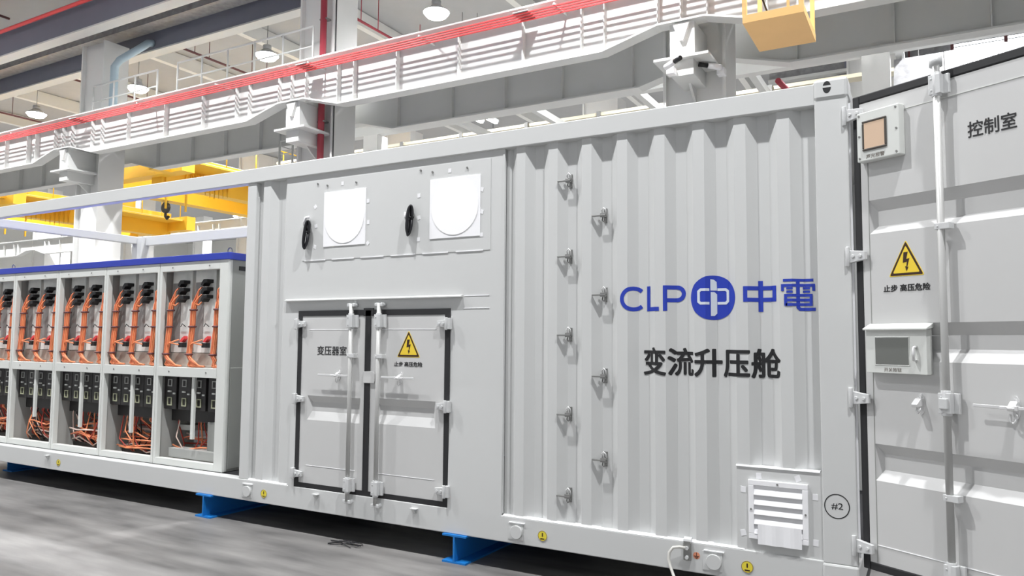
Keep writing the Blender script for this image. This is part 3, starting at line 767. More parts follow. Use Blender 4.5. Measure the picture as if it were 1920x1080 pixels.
def swing_handle(x, z, d, y, parent, L=0.2, s=1.0, local=False, arm=0.12):
    """lever handle with hub and staple; lever points in direction d"""
    m = MB().prism([(x + 0.022 * s * math.cos(a), z + 0.055 * s * math.sin(a)) for a in [2 * math.pi * i / 18 for i in range(18)]], y - 0.006, y)
    m.cyl((x, y - 0.006, z + 0.032 * s), (x, y - 0.012, z + 0.032 * s), 0.01 * s, 8); m.cyl((x, y - 0.006, z - 0.032 * s), (x, y - 0.012, z - 0.032 * s), 0.01 * s, 8)
    m.build('handle_plate', CHROME, parent, 0, local)
    m = MB().prism_x([(y - 0.005, z - 0.015 * s), (y - 0.05, z - 0.015 * s), (y - 0.055, z), (y - 0.02, z + 0.03 * s), (y - 0.005, z + 0.03 * s)], x - 0.017 * s, x + 0.017 * s)
    m.build('handle_hub', CHROME, parent, 0.004, local)
    m = MB().box(*sorted((x - arm * d, x + L * d)), y - 0.046, y - 0.038, z - 0.008, z + 0.008)
    m.prism([(x - 0.03 * d, z - 0.012), (x + 0.05 * d, z - 0.010), (x + 0.05 * d, z + 0.004), (x - 0.03 * d, z + 0.012)], y - 0.05, y - 0.036)
    m.build('handle_lever', CHROME, parent, 0.003, local)
    MB().tube([(x - 0.014 * s, y - 0.025, z - 0.03 * s), (x - 0.012 * s, y - 0.03, z - 0.062 * s), (x, y - 0.03, z - 0.072 * s), (x + 0.012 * s, y - 0.03, z - 0.062 * s), (x + 0.014 * s, y - 0.025, z - 0.03 * s)], 0.005 * s, 6).build('padlock_staple', CHROME, parent, 0, local)

YD = -0.004
GW = 0.045
# left leaf
dl = rib_leaf(-4.212, -3.512, 0.41, 1.79, -4.122, -3.56, [(1.128, 1.075, 1.0, 0.93)], YD, 0.05).build('transformer_door', PAINTD, C)
tag(dl, 'left leaf of the transformer room double door')
m = MB().box(DX0, -3.49, YD - 0.004, YD + 0.02, DZ1 - GW, DZ1); m.box(DX0, -3.49, YD - 0.004, YD + 0.02, 0.372, 0.372 + GW)
m.box(DX0, DX0 + GW, YD - 0.004, YD + 0.02, 0.372 + GW, DZ1 - GW); m.box(-3.519, -3.4635, YD - 0.006, YD + 0.02, 0.372 + GW, DZ1 - 0.005)
m.build('rubber_gasket', GASKET, dl)
MB().box(-4.122, -3.6, YD - 0.002, YD, 1.666, 1.6695).build('seam_strip', PAPER, dl)
MB().box(-4.122, -3.6, YD - 0.002, YD, 0.559, 0.5625).build('seam_strip', PAPER, dl)
lock_bar(-3.637, 0.33, 1.87, YD - 0.04, (1.735, 0.455), (1.463,), dl)
for z, n in ((1.862, 1), (0.326, 1)):
    m = MB().cyl((-3.66, YD - 0.045, z), (-3.66, YD + 0.0, z), 0.016, 10); m.cyl((-3.614, YD - 0.045, z), (-3.614, YD + 0.0, z), 0.016, 10); m.box(-3.676, -3.598, YD - 0.05, YD - 0.03, z - 0.012, z + 0.012)
    m.build('bar_cam', GALV, dl, 0.003)
for z in (1.714, 1.097, 0.488): hinge_block(-4.222, z, 1, YD - 0.004, dl)
swing_handle(-3.785, 1.302, -1, YD, dl, 0.19, 0.8, arm=0.13)
text('变压器室', -4.026, -3.712, 1.462, 1.536, YD - 0.0005, INK, 'lettering', dl, 0.0006)
# right leaf
dr = rib_leaf(-3.466, -2.748, 0.41, 1.79, -3.405, -2.838, [(1.136, 1.08, 1.01, 0.94)], YD, 0.05).build('transformer_door', PAINTD, C)
tag(dr, 'right leaf of the double door with the yellow warning triangle')
m = MB().box(-3.49, DX1, YD - 0.004, YD + 0.02, DZ1 - GW, DZ1); m.box(-3.49, DX1, YD - 0.004, YD + 0.02, 0.372, 0.372 + GW)
m.box(DX1 - GW, DX1, YD - 0.004, YD + 0.02, 0.372 + GW, DZ1 - GW); m.build('rubber_gasket', GASKET, dr)
MB().box(-3.54, -3.44, YD - 0.006, YD + 0.01, DZ1 - GW - 0.005, DZ1 + 0.012).build('gasket_cap', GASKET, dr)
MB().box(-3.38, -2.84, YD - 0.002, YD, 1.67, 1.6735).build('seam_strip', PAPER, dr)
MB().box(-3.38, -2.84, YD - 0.002, YD, 0.561, 0.5645).build('seam_strip', PAPER, dr)
lock_bar(-3.356, 0.33, 1.87, YD - 0.04, (1.735, 0.455), (1.463,), dr)
for z in (1.862, 0.326):
    m = MB().cyl((-3.379, YD - 0.045, z), (-3.379, YD + 0.0, z), 0.016, 10); m.cyl((-3.333, YD - 0.045, z), (-3.333, YD + 0.0, z), 0.016, 10); m.box(-3.395, -3.317, YD - 0.05, YD - 0.03, z - 0.012, z + 0.012)
    m.build('bar_cam', GALV, dr, 0.003)
for z in (1.712, 1.105, 0.494): hinge_block(-2.742, z, -1, YD - 0.004, dr)
swing_handle(-3.162, 1.302, 1, YD, dr, 0.15, 0.8, arm=0.16)
MB().prism([(-3.525, 1.25), (-3.415, 1.25), (-3.408, 1.27), (-3.408, 1.325), (-3.43, 1.345), (-3.525, 1.34)], YD - 0.014, YD - 0.006).build('cover_plate', PAINTD, dr, 0.003)
warn_sign(-3.094, 1.655, 1.462, 0.103, YD, dr)
text('止步 高压危险', -3.228, -2.963, 1.388, 1.424, YD - 0.0005, INK, 'lettering', dr, 0.0006)

# wing latches in the corrugation troughs
def make_latch(x, z, up):
    y = DEP
    m = MB().box(x - 0.011, x + 0.011, y - 0.006, y, z - 0.048, z + 0.048)
    m.cyl((x, y - 0.006, z + 0.04), (x, y - 0.014, z + 0.04), 0.009, 8); m.cyl((x, y - 0.006, z - 0.04), (x, y - 0.014, z - 0.04), 0.009, 8)
    m.cyl((x, y - 0.006, z), (x, y - 0.045, z), 0.013, 12)
    o = m.build('wing_latch', STEEL, C)
    m = MB().box(x - 0.078, x + 0.02, y - 0.062, y - 0.045, z - 0.007 + up, z + 0.003 + up); m.prism([(x - 0.018, z - 0.016), (x + 0.02, z - 0.016), (x + 0.02, z + 0.012), (x - 0.018, z + 0.012)], y - 0.06, y - 0.04)
    m.build('lever', STEEL, o, 0.002)
    MB().tube([(x - 0.012, y - 0.03, z + 0.008), (x - 0.014, y - 0.04, z + 0.035), (x, y - 0.042, z + 0.05), (x + 0.014, y - 0.04, z + 0.035), (x + 0.012, y - 0.03, z + 0.008)], 0.005, 6).build('loop', CHROME, o)
    MB().tube([(x - 0.01, y - 0.03, z - 0.012), (x - 0.01, y - 0.04, z - 0.035), (x, y - 0.042, z - 0.045), (x + 0.01, y - 0.04, z - 0.035), (x + 0.01, y - 0.03, z - 0.012)], 0.004, 6).build('loop', STEEL, o)
def shift(x, z, y):
    """move a point measured on the face plane back onto depth y along the sight line from the survey point"""
    k = (y + 4.5887) / 4.5887
    return 0.3873 + (x - 0.3873) * k, 1.5941 + (z - 1.5941) * k
for z in (2.69, 2.168, 1.634, 1.101, 0.563): make_latch(-1.76, z, -0.002)
for z in (2.431, 1.901, 1.364, 0.822): make_latch(-1.504, z, -0.002)

# lettering and emblem on the corrugated wall
def wall_print(vs, fs, m, name, off=0.0): return flat(vs, fs, 0, m, name, C, cut=CUT, surf=corr, off=off)
LZ0, LZ1 = 1.787, 1.948
k = (LZ1 - LZ0)
def arc(cx, cz, rx, rz, a0, a1, n=18):
    return [(cx + rx * math.cos(math.radians(a0 + (a1 - a0) * i / n)), cz + rz * math.sin(math.radians(a0 + (a1 - a0) * i / n))) for i in range(n + 1)]
sw = 0.026
wall_print(*stroke(arc(-1.303, (LZ0 + LZ1) / 2, 0.071, k / 2 - sw / 2, 45, 315, 24), sw), BLUEINK, 'company_letter')
wall_print(*stroke([(-1.205, LZ1), (-1.205, LZ0 + sw / 2), (-1.125, LZ0 + sw / 2)], sw), BLUEINK, 'company_letter')
pb = [(-1.085, LZ0), (-1.085, LZ1 - sw / 2), (-1.025, LZ1 - sw / 2)] + arc(-1.018, LZ1 - sw / 2 - 0.040, 0.042, 0.040, 85, -85, 12) + [(-1.03, LZ1 - sw / 2 - 0.081), (-1.073, LZ1 - sw / 2 - 0.081)]
wall_print(*stroke(pb, sw), BLUEINK, 'company_letter')
cxE, czE, rE = -0.787, 1.865, 0.1375
nE = 48
dv = [(cxE + rE * math.cos(2 * math.pi * i / nE), czE + rE * math.sin(2 * math.pi * i / nE)) for i in range(nE)]
wall_print(dv, [tuple(range(nE))], BLUEINK, 'emblem_disc')
def E(px, py):  # emblem sketch units -> wall
    return (cxE + (px - 936) / 208.0 * rE, czE - (py - 293) / 208.0 * rE)
# loop left, upright with notched ends, loop right
parts = []
parts.append(stroke([E(905, 218), E(830, 218), E(810, 235), E(810, 330), E(828, 345), E(905, 345)], 0.0165))
parts.append(stroke([E(970, 218), E(1045, 218), E(1066, 235), E(1066, 325), E(1046, 345), E(970, 345)], 0.0165))
parts.append(([E(914, 120), E(940, 124), E(963, 146), E(966, 226), E(914, 226)], [(0, 1, 2, 3, 4)]))
parts.append(([E(916, 240), E(945, 240), E(966, 262), E(966, 440), E(945, 464), E(916, 464)], [(0, 1, 2, 3, 4, 5)]))
wall_print(*merge2d(parts), WHITEINK, 'emblem_symbol', off=0.0012)
def Z(px, py): return E(px, py)
q = []
ws = 0.0245
q.append(stroke([Z(1236, 215), Z(1482, 215), Z(1482, 320), Z(1236, 320)], ws, True))
q.append(stroke([Z(1360, 148), Z(1360, 430)], ws * 1.1))
wall_print(*merge2d(q), BLUEINK, 'company_letter')
wd = 0.0165
q = [stroke([Z(1565, 154), Z(1808, 154)], wd), stroke([Z(1560, 250), Z(1560, 200), Z(1810, 200), Z(1810, 250)], wd),
     stroke([Z(1685, 154), Z(1685, 395), Z(1700, 412), Z(1824, 412)], wd * 1.1),
     stroke([Z(1592, 226), Z(1646, 226)], wd * 0.8), stroke([Z(1592, 256), Z(1646, 256)], wd * 0.8), stroke([Z(1722, 226), Z(1780, 226)], wd * 0.8), stroke([Z(1722, 256), Z(1780, 256)], wd * 0.8),
     stroke([Z(1585, 380), Z(1585, 288), Z(1788, 288), Z(1788, 370), Z(1585, 370)], wd), stroke([Z(1585, 330), Z(1788, 330)], wd)]
wall_print(*merge2d(q), BLUEINK, 'company_letter')
text('变流升压舱', -1.243, -0.392, 1.378, 1.556, 0, INK, 'container_title', C, 0.0042, cut=CUT, surf=corr)
# circled number on the post
flat(*stroke(arc(-0.103, 0.687, 0.0635, 0.0655, 0, 354, 40), 0.005, True), -0.0225, INK, 'number_ring', C)
text('#2', -0.132, -0.072, 0.668, 0.706, -0.0225, INK, 'number_mark', C, 0.0)

# louvre vent
MB().box(-0.652, -0.176, -0.004, 0.004, 0.374, 0.862).build('vent_plate', PAINT, C)
MB().prism_x([(-0.004, 0.858), (-0.010, 0.861), (-0.004, 0.868), (0.04, 0.868)], -0.655, -0.19).build('weld_bead', PAPER, C)
v = MB().frame(-0.583, -0.254, 0.45, 0.789, 0.031, -0.022, -0.004).build('louvre_vent', PAPER, C, 0.003)
for i in range(5):
    z = 0.745 - i * 0.056
    MB().prism_x([(-0.008, z + 0.012), (-0.024, z - 0.04), (-0.020, z - 0.044), (-0.004, z + 0.008)], -0.552, -0.285).build('slat', PAPER, v)
MB().box(-0.552, -0.285, -0.006, -0.003, 0.481, 0.758).build('vent_backing', PAPER, v)
for (x, z) in ((-0.419, 0.774), (-0.568, 0.62), (-0.268, 0.62), (-0.419, 0.466)): MB().cyl((x, -0.022, z), (x, -0.026, z), 0.006, 8).build('screw', STEEL, v)
sh = ribs([-0.53 + 0.02 * i for i in range(13)], lambda x: -0.029 + 0.003 * math.sin(x * 60), 0.425, 0.54, 0.001); sh.build('hanging_paper', PAPER, v)
for i, (x, z) in enumerate(((-0.525, 0.812), (-0.615, 0.726), (-0.618, 0.475), (-0.309, 0.817), (-0.217, 0.722), (-0.219, 0.468))): tape(x, z, 0.03, a=(0.05, -0.05, 0.25, 0.4, 0.0, -0.05)[i])

# bottom rail details
def plug(x, z):
    o = MB().box(x - 0.07, x + 0.05, -0.0165, -0.0125, z - 0.055, z + 0.058).build('pocket_plate', PAINT, C, 0.002)
    MB().cyl((x, -0.0165, z), (x, -0.034, z), 0.046, 24).build('round_cap', PAINT, o, 0.003)
    MB().box(x - 0.06, x + 0.06, -0.022, -0.0125, z + 0.058, z + 0.064).build('top_weld', PAPER, o)
for x in (-4.779, -2.136, -0.789): plug(x, 0.283)
def dot(x, z):
    o = MB().disc(x, z, 0.033, -0.0155, -0.0125, 24).build('sticker', YDOT, C)
    MB().ring(x, z, 0.0315, 0.034, -0.0162, -0.0155, 24).build('sticker_rim', COPPER, o)
    MB().box(x - 0.004, x + 0.004, -0.0165, -0.0155, z - 0.004, z + 0.02).build('sticker_mark', SIGNBROWN, o)
    MB().box(x - 0.015, x + 0.015, -0.0165, -0.0155, z - 0.023, z - 0.016).build('sticker_text', SIGNBROWN, o)
for x in (-7.612, -4.585, -1.939, -0.596): dot(x, 0.282)
for x in (-7.803, -3.985, -3.003):
    o = MB().box(x - 0.03, x + 0.03, -0.045, -0.0125, 0.338, 0.346).build('lashing_hook', PAINT, C, 0.003)
    MB().prism_x([(-0.045, 0.338), (-0.0125, 0.338), (-0.0125, 0.30)], x - 0.012, x + 0.012).build('hook_web', PAINT, o)
# ground lug and cable
o = MB().box(-0.972, -0.925, -0.03, -0.0125, 0.27, 0.385).build('ground_lug', STEEL, C, 0.004)
MB().prism_x([(-0.03, 0.375), (-0.0125, 0.375), (0.02, 0.40), (0.0, 0.405), (-0.025, 0.395)], -0.972, -0.925).build('lug_hook', GALV, o)
for z in (0.345, 0.29): MB().cyl((-0.948, -0.03, z), (-0.948, -0.042, z), 0.012, 6).build('bolt', GALV, o)
MB().tube([(-0.955, -0.036, 0.345), (-0.99, -0.04, 0.348), (-1.03, -0.045, 0.34), (-1.052, -0.05, 0.31), (-1.055, -0.055, 0.27), (-1.045, -0.06, 0.235), (-1.02, -0.08, 0.19), (-0.97, -0.12, 0.12), (-0.9, -0.15, 0.03)], 0.009, 8).build('ground_cable', LCABLE, o)
q = [stroke([(-0.895, 0.322), (-0.895, 0.3)], 0.004), stroke([(-0.91, 0.3), (-0.88, 0.3)], 0.004), stroke([(-0.905, 0.293), (-0.885, 0.293)], 0.003), stroke([(-0.90, 0.287), (-0.89, 0.287)], 0.003)]
MB().disc(-0.895, 0.303, 0.021, -0.0135, -0.0125, 20).build('ground_sticker', REDMARK, C)
flat(*merge2d(q), -0.0137, SIGNBROWN, 'ground_symbol', C)

# ------------------------------------------------------------------ the open control-room door
DA = -math.radians(30.1)
me_leaf = rib_leaf(0.035, 1.13, 0.415, 2.935, 0.078, 1.1,
                   [(2.38, 2.319, 2.235, 2.192), (1.70, 1.637, 1.565, 1.499), (1.05, 0.996, 0.911, 0.854)], 0.0, 0.055, 0.032, 0.036)
door = me_leaf.build('control_room_door', PAINTD, None, 0, True)
door.location = (0.03, -0.01, 0.0); door.rotation_euler = (0, 0, DA)
inv = wm(C).inverted()
door.matrix_basis = inv @ Matrix.Translation((0.03, -0.01, 0)) @ Matrix.Rotation(DA, 4, 'Z')
door.parent = C
tag(door, 'control room door swung wide open to the right of the corner post')
D = door
m = MB().box(-0.006, 0.035, -0.004, 0.045, 0.372, 2.985); m.box(0.035, 1.165, -0.004, 0.045, 2.938, 2.985); m.box(0.035, 1.165, -0.004, 0.045, 0.372, 0.415); m.box(1.13, 1.165, -0.004, 0.045, 0.415, 2.938)
m.build('rubber_gasket', GASKET, D, 0.006, True)
MB().box(0.08, 1.1, -0.0025, 0, 2.842, 2.8455).build('seam_strip', CABWHITE, D, 0, True)
MB().box(0.08, 1.1, -0.0025, 0, 0.510, 0.5135).build('seam_strip', PAPER, D, 0, True)
MB().box(0.0765, 0.0795, -0.002, 0, 0.42, 2.6).build('seam_strip', CABGREY, D, 0, True)
lock_bar(0.497, 0.36, 3.06, -0.045, (2.905, 1.30, 0.47), (2.18, 0.84), D, 0.0175, True)
MB().cyl((0.497, -0.045, 3.0), (0.497, -0.045, 3.05), 0.03, 12).build('bar_cam', GALV, D, 0, True)
for z in (2.88, 2.076, 1.29, 0.487): hinge_block(-0.02, z, 1, -0.010, D, 1.2, True)
# alarm box
MB().box(0.05, 0.298, -0.052, 0.0, 2.592, 2.868).build('alarm_box', CABWHITE, D, 0.006, True)
MB().frame(0.086, 0.229, 2.648, 2.815, 0.012, -0.06, -0.052).build('alarm_lens_frame', LENSFRAME, D, 0.004, True)
MB().box(0.096, 0.219, -0.057, -0.052, 2.658, 2.805).build('alarm_lens', BEAN, D, 0, True)
for (x, z) in ((0.066, 2.85), (0.28, 2.85), (0.066, 2.735), (0.282, 2.735), (0.066, 2.612), (0.28, 2.61)): MB().cyl((x, -0.052, z), (x, -0.055, z), 0.006, 8).build('screw', STEEL, D, 0, True)
text('声光报警', 0.104, 0.212, 2.604, 2.627, -0.0526, GREYINK, 'lettering', D, 0.0, True)
warn_sign(0.283, 2.132, 1.952, 0.092, 0.0, D, True)
text('止步 高压危险', 0.153, 0.408, 1.868, 1.906, -0.0005, INK, 'lettering', D, 0.0008, True)
text('控制室', 0.619, 0.842, 2.607, 2.688, -0.0005, INK, 'lettering', D, 0.0008, True)
# switch box
MB().box(0.074, 0.408, -0.05, 0.0, 1.435, 1.675).frame(0.125, 0.318, 1.476, 1.628, 0.004, -0.053, -0.05).build('switch_box', CABWHITE, D, 0.005, True)
MB().prism_x([(0.0, 1.70), (-0.068, 1.672), (-0.068, 1.662), (0.0, 1.675)], 0.066, 0.42).build('switch_box_hood', CABWHITE, D, 0.003, True)
MB().box(0.129, 0.314, -0.0525, -0.05, 1.48, 1.624).build('switch_window', GLASSGREY, D, 0.002, True)
MB().tube([(0.352, -0.05, 1.575), (0.352, -0.072, 1.572), (0.352, -0.074, 1.54), (0.352, -0.072, 1.508), (0.352, -0.05, 1.505)], 0.008, 8).build('switch_box_pull', CHROME, D, 0, True)
text('开关按钮', 0.176, 0.272, 1.444, 1.464, -0.0506, GREYINK, 'lettering', D, 0.0, True)
# latch and lever handle
m = MB().prism([(0.345 + 0.017 * math.cos(a), 1.283 + 0.055 * math.sin(a)) for a in [2 * math.pi * i / 20 for i in range(20)]], -0.008, 0.0); m.build('latch_plate', CHROME, D, 0, True)
m = MB().prism_x([(-0.006, 1.272), (-0.062, 1.268), (-0.066, 1.283), (-0.03, 1.312), (-0.006, 1.315)], 0.326, 0.358); m.cyl((0.345, -0.008, 1.325), (0.345, -0.014, 1.325), 0.01, 8); m.build('latch_hub', CHROME, D, 0.004, True)
MB().tube([(0.338, -0.03, 1.265), (0.336, -0.035, 1.25), (0.345, -0.035, 1.238), (0.354, -0.035, 1.25), (0.352, -0.03, 1.265)], 0.005, 6).build('latch_staple', CHROME, D, 0, True)
swing_handle(0.79, 1.30, -1, 0.0, D, 0.17, 1.0, True, 0.2)
lk = MB().box(0.476, 0.518, -0.08, -0.02, 1.272, 1.325); lk.build('padlock_block', GALV, D, 0.004, True)

# ------------------------------------------------------------------ blue supports and floor litter
def ibeam(x, label, y0=-0.035):
    m = MB().box(x - 0.1, x + 0.1, y0, 2.42, 0.0, 0.013); m.box(x - 0.1, x + 0.1, y0, 2.42, 0.187, 0.2); m.box(x - 0.007, x + 0.007, y0, 2.42, 0.013, 0.187)
    tag(m.build('support_beam', BEAMBLUE), label, 'beam', 'blue support beams under the container')
ibeam(-5.32, 'blue steel support beam under the join of open frame and closed half')
ibeam(-2.64, 'blue steel support beam right of the transformer doors')
ibeam(-0.35, 'blue steel support beam under the right corner of the container', 0.3)
ibeam(-9.2, 'blue steel support beam under the left end of the open frame', 0.3)
t = thing('wire_offcuts', 'small heap of black wire offcuts on the floor below the doors', 'wire', (-3.62, -0.02, 0))
for i in range(12):
    a = random.uniform(-0.5, 0.4) + (1.0 if i % 5 == 0 else 0); L = random.uniform(0.07, 0.16); cx = -3.62 + random.uniform(-0.05, 0.07); cy = -0.05 + random.uniform(-0.05, 0.05); z = 0.005 + 0.004 * (i % 4)
    MB().tube([(cx - L * math.cos(a), cy - L * math.sin(a), z), (cx, cy, z + 0.012), (cx + L * math.cos(a), cy + L * math.sin(a), z)], 0.003, 5).build('wire', WIRE, t)
t = MB().box(-8.95, -8.3, 1.6, 2.2, 0, 0.17); tag(t.build('cardboard_box', CARD, None, 0.01), 'low brown cardboard box on the floor under the left end of the frame', 'box')

# ------------------------------------------------------------------ converter cabinets in the open frame
CE = [-9.72, -8.85, -7.98, -7.11, -6.24, -5.25]
CY, CD = 0.10, 1.15
CLABS = ['converter cabinet with orange cable bundles at the left edge, first from left', 'converter cabinet with orange cables, second from left', 'middle converter cabinet with orange cables, third from left',
         'converter cabinet with orange cables, fourth from left', 'rightmost converter cabinet with grey side panel beside the closed container half']
def strand(pts, r, m): m.tube(pts, r, 5)
def cabinet(i):
    x0, x1 = CE[i] + 0.004, CE[i + 1] - 0.004
    last = i == 4
    t = thing('converter_cabinet', CLABS[i], 'cabinet', ((x0 + x1) / 2, CY, 0.378), 0, 'converter cabinets in a row')
    rp = 0.115 if last else 0.03
    MB().box(x0, x0 + 0.035, CY, CY + 0.05, 0.378, 2.32).build('front_post', CABWHITE, t, 0.003)
    MB().box(x1 - rp, x1, CY, CY + 0.05, 0.378, 2.32).build('front_post', CABWHITE, t, 0.003)
    MB().box(x0 + 0.035, x1 - rp, CY, CY + 0.05, 2.235, 2.32).build('top_beam', CABWHITE, t, 0.003)
    MB().box(x0 + 0.035, x1 - rp, CY - 0.006, CY + 0.06, 1.222, 1.312).build('middle_beam', CABWHITE, t, 0.003)
    MB().box(x0 + 0.035, x1 - rp, CY, CY + 0.06, 0.378, 0.44).build('bottom_beam', CABWHITE, t, 0.003)
    MB().box(x0, x0 + 0.012, CY + 0.05, CY + CD, 0.378, 2.32).build('side_panel', CABINNER, t)
    MB().box(x1 - 0.012, x1, CY + 0.05, CY + CD, 0.378, 2.32).build('side_panel', CABGREY, t)
    MB().box(x0 + 0.012, x1 - 0.012, CY + 0.06, CY + CD, 1.24, 1.27).build('shelf', CABINNER, t)
    MB().box(x0 + 0.012, x1 - 0.012, CY + 0.9, CY + 0.92, 0.62, 2.3).build('back_panel', CABINNER, t)
    MB().box(x0 + 0.012, x1 - 0.012, CY + 0.06, CY + CD, 0.378, 0.40).build('base_tray', TRAYB, t)
    for z in (2.27, 1.27):
        for xx in (x0 + 0.2, x1 - 0.25): MB().cyl((xx, CY - 0.006, z), (xx, CY - 0.01, z), 0.008, 8).build('screw', STEEL, t)
    # upper modules
    ym = CY + 0.12
    n = 3; xa = x0 + 0.03; WB = (x1 - rp + (0.02 if last else 0.01)) - xa; WF = (0.395, 0.395, 0.21)
    MB().box(x0 + 0.012, x1 - 0.012, ym + 0.03, ym + 0.05, 1.27, 2.3).build('module_back', GASKET, t)
    for k in range(n):
        a = xa + WB * sum(WF[:k]) + 0.010; b = a + WB * WF[k] - 0.018; full = WB * WF[0] - 0.018
        mo = MB().box(a, b, ym, ym + 0.5, 1.45, 2.26).build('converter_module', MODW, t, 0.003)
        MB().box(a + 0.01, a + full * 0.42, ym - 0.003, ym, 1.55, 2.13).build('vent_strip', MODG, mo)
        MB().box(b - 0.012, b, ym - 0.02, ym, 1.45, 2.26).build('module_edge', CABWHITE, mo)
        MB().box(a, b, ym - 0.01, ym + 0.02, 1.33, 1.445).build('busbar_strip', TRAYB, mo)
        MB().box(a, b, ym - 0.04, ym + 0.02, 1.285, 1.33).build('terminal_strip', TRAYB, mo)
        bx = min(a + full * 0.66, b - 0.02)
        for j, z in enumerate((2.13, 2.055, 1.98) if k < 2 else ()):
            m = MB().prism([(bx - 0.045, z - 0.035), (bx - 0.015, z - 0.045), (bx + 0.01, z - 0.015), (bx + 0.05, z - 0.01), (bx + 0.05, z + 0.022), (bx - 0.005, z + 0.022), (bx - 0.03, z - 0.005)], ym - 0.075, ym)
            m.build('plug', BLACK, mo, 0.004)
        if k < 2: MB().box(bx - 0.035, bx + 0.03, ym - 0.05, ym, 1.50, 1.545).build('plug', BLACK, mo, 0.004)
        if k < 2: MB().prism([(bx - 0.03, 1.555), (bx + 0.0, 1.55), (bx + 0.04, 1.585), (bx + 0.035, 1.61), (bx, 1.59)], ym - 0.04, ym).build('red_plug', REDRAIL, mo)
        MB().tube([(bx - 0.045, ym - 0.02, 1.70), (bx - 0.01, ym - 0.03, 1.73), (bx + 0.03, ym - 0.02, 1.70)], 0.004, 5).build('sensor_wire', WIRE, mo)
        # orange bundle
        m = MB(); m2 = MB(); cx = a + full * 0.22
        for s in range(9):
            ang = 2 * math.pi * s / 8; rr = 0.019 if s < 8 else 0
            ox, oy = rr * math.cos(ang), rr * math.sin(ang)
            ez = (2.10, 2.03, 1.955)[s % 3] - 0.02
            p = [(bx - 0.05, ym - 0.05, ez), (bx - 0.075, ym - 0.065, ez - 0.03), (cx + 0.018 + ox, ym - 0.07 + oy, 1.93), (cx + ox, ym - 0.07 + oy, 1.84), (cx + ox - 0.004, ym - 0.07 + oy, 1.7),
                 (cx + ox - 0.022, ym - 0.07 + oy, 1.56), (cx + ox - 0.04, ym - 0.07 + oy, 1.43)]
            fx = min(cx - 0.03 + 0.014 * s, b - 0.03 - 0.02 * s)
            p += [(cx - 0.035 + ox + 0.007 * s, ym - 0.075 + oy, 1.385), (fx + 0.008 * s, ym - 0.085, 1.335 - 0.003 * (s % 3)), (fx + 0.025 + 0.012 * s, ym - 0.06, 1.30 + 0.003 * s)]
            strand(p, 0.0078, m2 if s in (1, 4, 6) else m)
        for s in range(2 if k < 2 else 0):
            strand([(cx - 0.01, ym - 0.08, 1.52), (cx + 0.03, ym - 0.085, 1.545), (bx - 0.02, ym - 0.05, 1.575 - 0.05 * s)], 0.007, m)
        cb = m.build('cable_bundle', ORANGE, t)
        m2.build('cable', ORANGED, cb)
        for z, dx in ((1.86, 0.004), (1.70, -0.004), (1.435, -0.04)):
            MB().tube([(cx + dx + 0.032 * math.cos(w), ym - 0.07 + 0.032 * math.sin(w), z) for w in [2 * math.pi * q / 12 for q in range(13)]], 0.009, 5).build('cable_tie', DARKPIPE, cb)
    for z in (1.70, 1.30, 2.2):
        MB().box(x1 - rp - 0.03, x1 - rp + 0.004, CY + 0.05, CY + 0.1, z - 0.02, z + 0.02).build('latch_bracket', CABWHITE, t, 0.003)
    # lower bay
    xm = (x0 + x1) / 2 + 0.02
    MB().box(xm - 0.018, xm + 0.018, CY + 0.03, CY + 0.055, 0.64 if i > 1 else 0.7, 1.25).build('centre_strut', CABWHITE, t)
    MB().box(x0 + 0.03, x1 - 0.03, CY + 0.17, CY + 0.19, 0.78, 1.24).build('breaker_board', BREAKER, t)
    for k in range(4):
        bx = x0 + 0.115 + k * (x1 - x0 - 0.13) / 4
        br = MB().box(bx - 0.088, bx + 0.088, CY + 0.08, CY + 0.17, 0.90, 1.22).build('circuit_breaker', BREAKER, t, 0.005)
        MB().frame(bx - 0.032, bx + 0.032, 0.935, 1.015, 0.009, CY + 0.072, CY + 0.08).build('breaker_label', BRGREEN, br)
        MB().frame(bx - 0.03, bx + 0.03, 1.12, 1.19, 0.008, CY + 0.072, CY + 0.08).build('breaker_label', CABINNER, br)
        MB().box(bx - 0.02, bx + 0.02, CY + 0.065, CY + 0.08, 1.065, 1.08).build('breaker_lever', CABWHITE, br)
        MB().box(bx + 0.05, bx + 0.08, CY + 0.07, CY + 0.08, 1.045, 1.06).build('breaker_tag', CABWHITE, br)
    MB().box(x0 + 0.05, x1 - 0.05, CY + 0.42, CY + 0.46, 0.50, 0.66).build('rear_plate', PAPER, t)
    if not last:
        for k in range(3): MB().box(x0 + 0.1, x1 - 0.06, CY + 0.34, CY + 0.42, 0.5 + 0.06 * k, 0.525 + 0.06 * k).build('busbar', CABWHITE if k % 2 else PALECAB, t)
        MB().box(x0 + 0.08, x1 - 0.15, CY + 0.2, CY + 0.5, 0.40, 0.45).build('cable_gland_plate', BREAKER, t)
    for s in range(16 if not last else 8):
        cm = (ORANGE, REDCAB, REDCAB, WIRE, PALECAB)[s % 5]
        sx = x0 + 0.10 + random.random() * (x1 - x0 - 0.32); ex = min(max(sx + random.uniform(-0.2, 0.22), x0 + 0.16), x1 - 0.26)
        y = CY + 0.12 + random.random() * 0.25
        MB().tube([(sx, CY + 0.2, 0.90), (sx + random.uniform(-0.02, 0.02), CY + 0.17, 0.76), (sx + random.uniform(-0.04, 0.04), y, 0.60 + random.uniform(-0.05, 0.05)), (ex, y - 0.02, 0.50), (ex + random.uniform(-0.1, 0.1), y + 0.05, 0.43)], 0.007, 5).build('cable', cm, t)
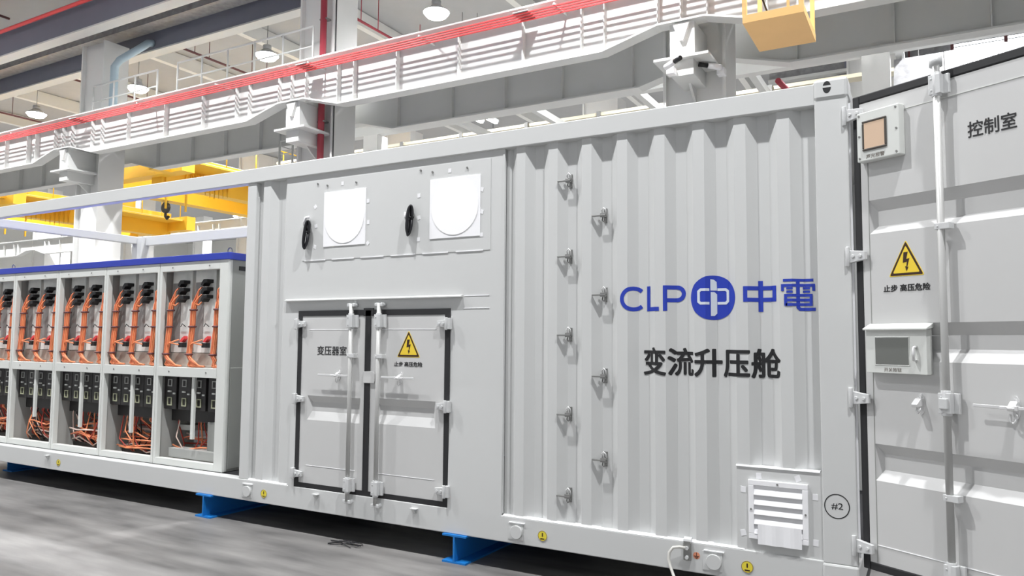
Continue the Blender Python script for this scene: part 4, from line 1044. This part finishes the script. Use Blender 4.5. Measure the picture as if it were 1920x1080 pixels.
    for s in range(9 if not last else 3):
        ya = CY + 0.12 + 0.18 * random.random(); za = 0.47 + 0.18 * random.random()
        MB().tube([(x0 + 0.08 + 0.1 * random.random(), ya, za), (x0 + 0.3, ya - 0.03, za + random.uniform(-0.04, 0.05)), (x0 + 0.5, ya, za + random.uniform(-0.05, 0.03)), (x1 - 0.15 - 0.1 * random.random(), ya + 0.03, za + random.uniform(-0.03, 0.05))], 0.008, 5).build('cable', (ORANGE, PALECAB, ORANGED, ORANGE)[s % 4], t)
    for s in range(5 if not last else 3):
        z = 0.50 + 0.04 * s; y = CY + 0.28 + 0.03 * s
        MB().tube([(x0 + 0.06, y, z), (x0 + 0.3, y - 0.02, z + 0.015), (x0 + 0.55, y, z - 0.01), (x1 - 0.14, y + 0.02, z)], 0.009, 5).build('cable', (ORANGE, REDCAB, ORANGE, COPPER, REDCAB)[s], t)
    if last:
        MB().box(x1 - 0.36, x1 - 0.15, CY + 0.12, CY + 0.34, 0.46, 0.80).build('terminal_box', CABGREY, t, 0.006)
        MB().box(x0 + 0.12, x1 - 0.14, CY + 0.08, CY + 0.2, 0.44, 0.53).build('lower_channel', CABINNER, t, 0.004)
        MB().box(x0 + 0.43, x0 + 0.60, CY + 0.33, CY + 0.36, 0.76, 0.96).build('brown_board', COPPER, t)
        MB().box(x0 + 0.12, x0 + 0.26, CY + 0.28, CY + 0.36, 0.76, 0.92).build('relay_box', CABINNER, t, 0.004)
        MB().box(x0 + 0.1, x0 + 0.32, CY + 0.2, CY + 0.36, 0.69, 0.74).build('relay_shelf', CABINNER, t)
        MB().box(x1 - 0.012, x1 + 0.006, CY + 0.2, CY + CD, 1.50, 1.508).build('panel_seam', PAPER, t)
        MB().box(x1 - 0.002, x1 + 0.006, CY + 0.06, CY + CD, 0.40, 1.32).build('side_cover', CABGREY, t, 0.003)
        MB().box(x1 - 0.001, x1 + 0.006, CY + 0.12, CY + CD, 2.225, 2.265).build('side_slot', GASKET, t)
        for (y, z) in ((0.2, 1.27), (0.2, 0.9), (0.2, 0.5), (0.8, 0.5), (0.8, 1.27)): MB().cyl((x1 + 0.006, CY + y, z), (x1 + 0.01, CY + y, z), 0.008, 8).build('screw', STEEL, t)
for i in range(5): cabinet(i)
t = thing('cabinet_top_cover', 'long blue cover strip lying along the top of the converter cabinets', 'cover', (-7.5, CY, 2.32))
MB().box(-9.74, -5.235, CY - 0.012, CY + CD + 0.02, 2.32, 2.385).build('cover_body', COVERBLUE, t, 0.004)
MB().tube([(-5.36 + 0.03 * math.cos(w), CY + 0.1, 2.385 + 0.028 + 0.03 * math.sin(w)) for w in [2 * math.pi * q / 14 for q in range(15)]], 0.006, 6).build('lifting_eye', STEEL, t)
MB().tube([(-9.1 + 0.03 * math.cos(w), CY + 0.1, 2.385 + 0.028 + 0.03 * math.sin(w)) for w in [2 * math.pi * q / 14 for q in range(15)]], 0.006, 6).build('lifting_eye', STEEL, t)
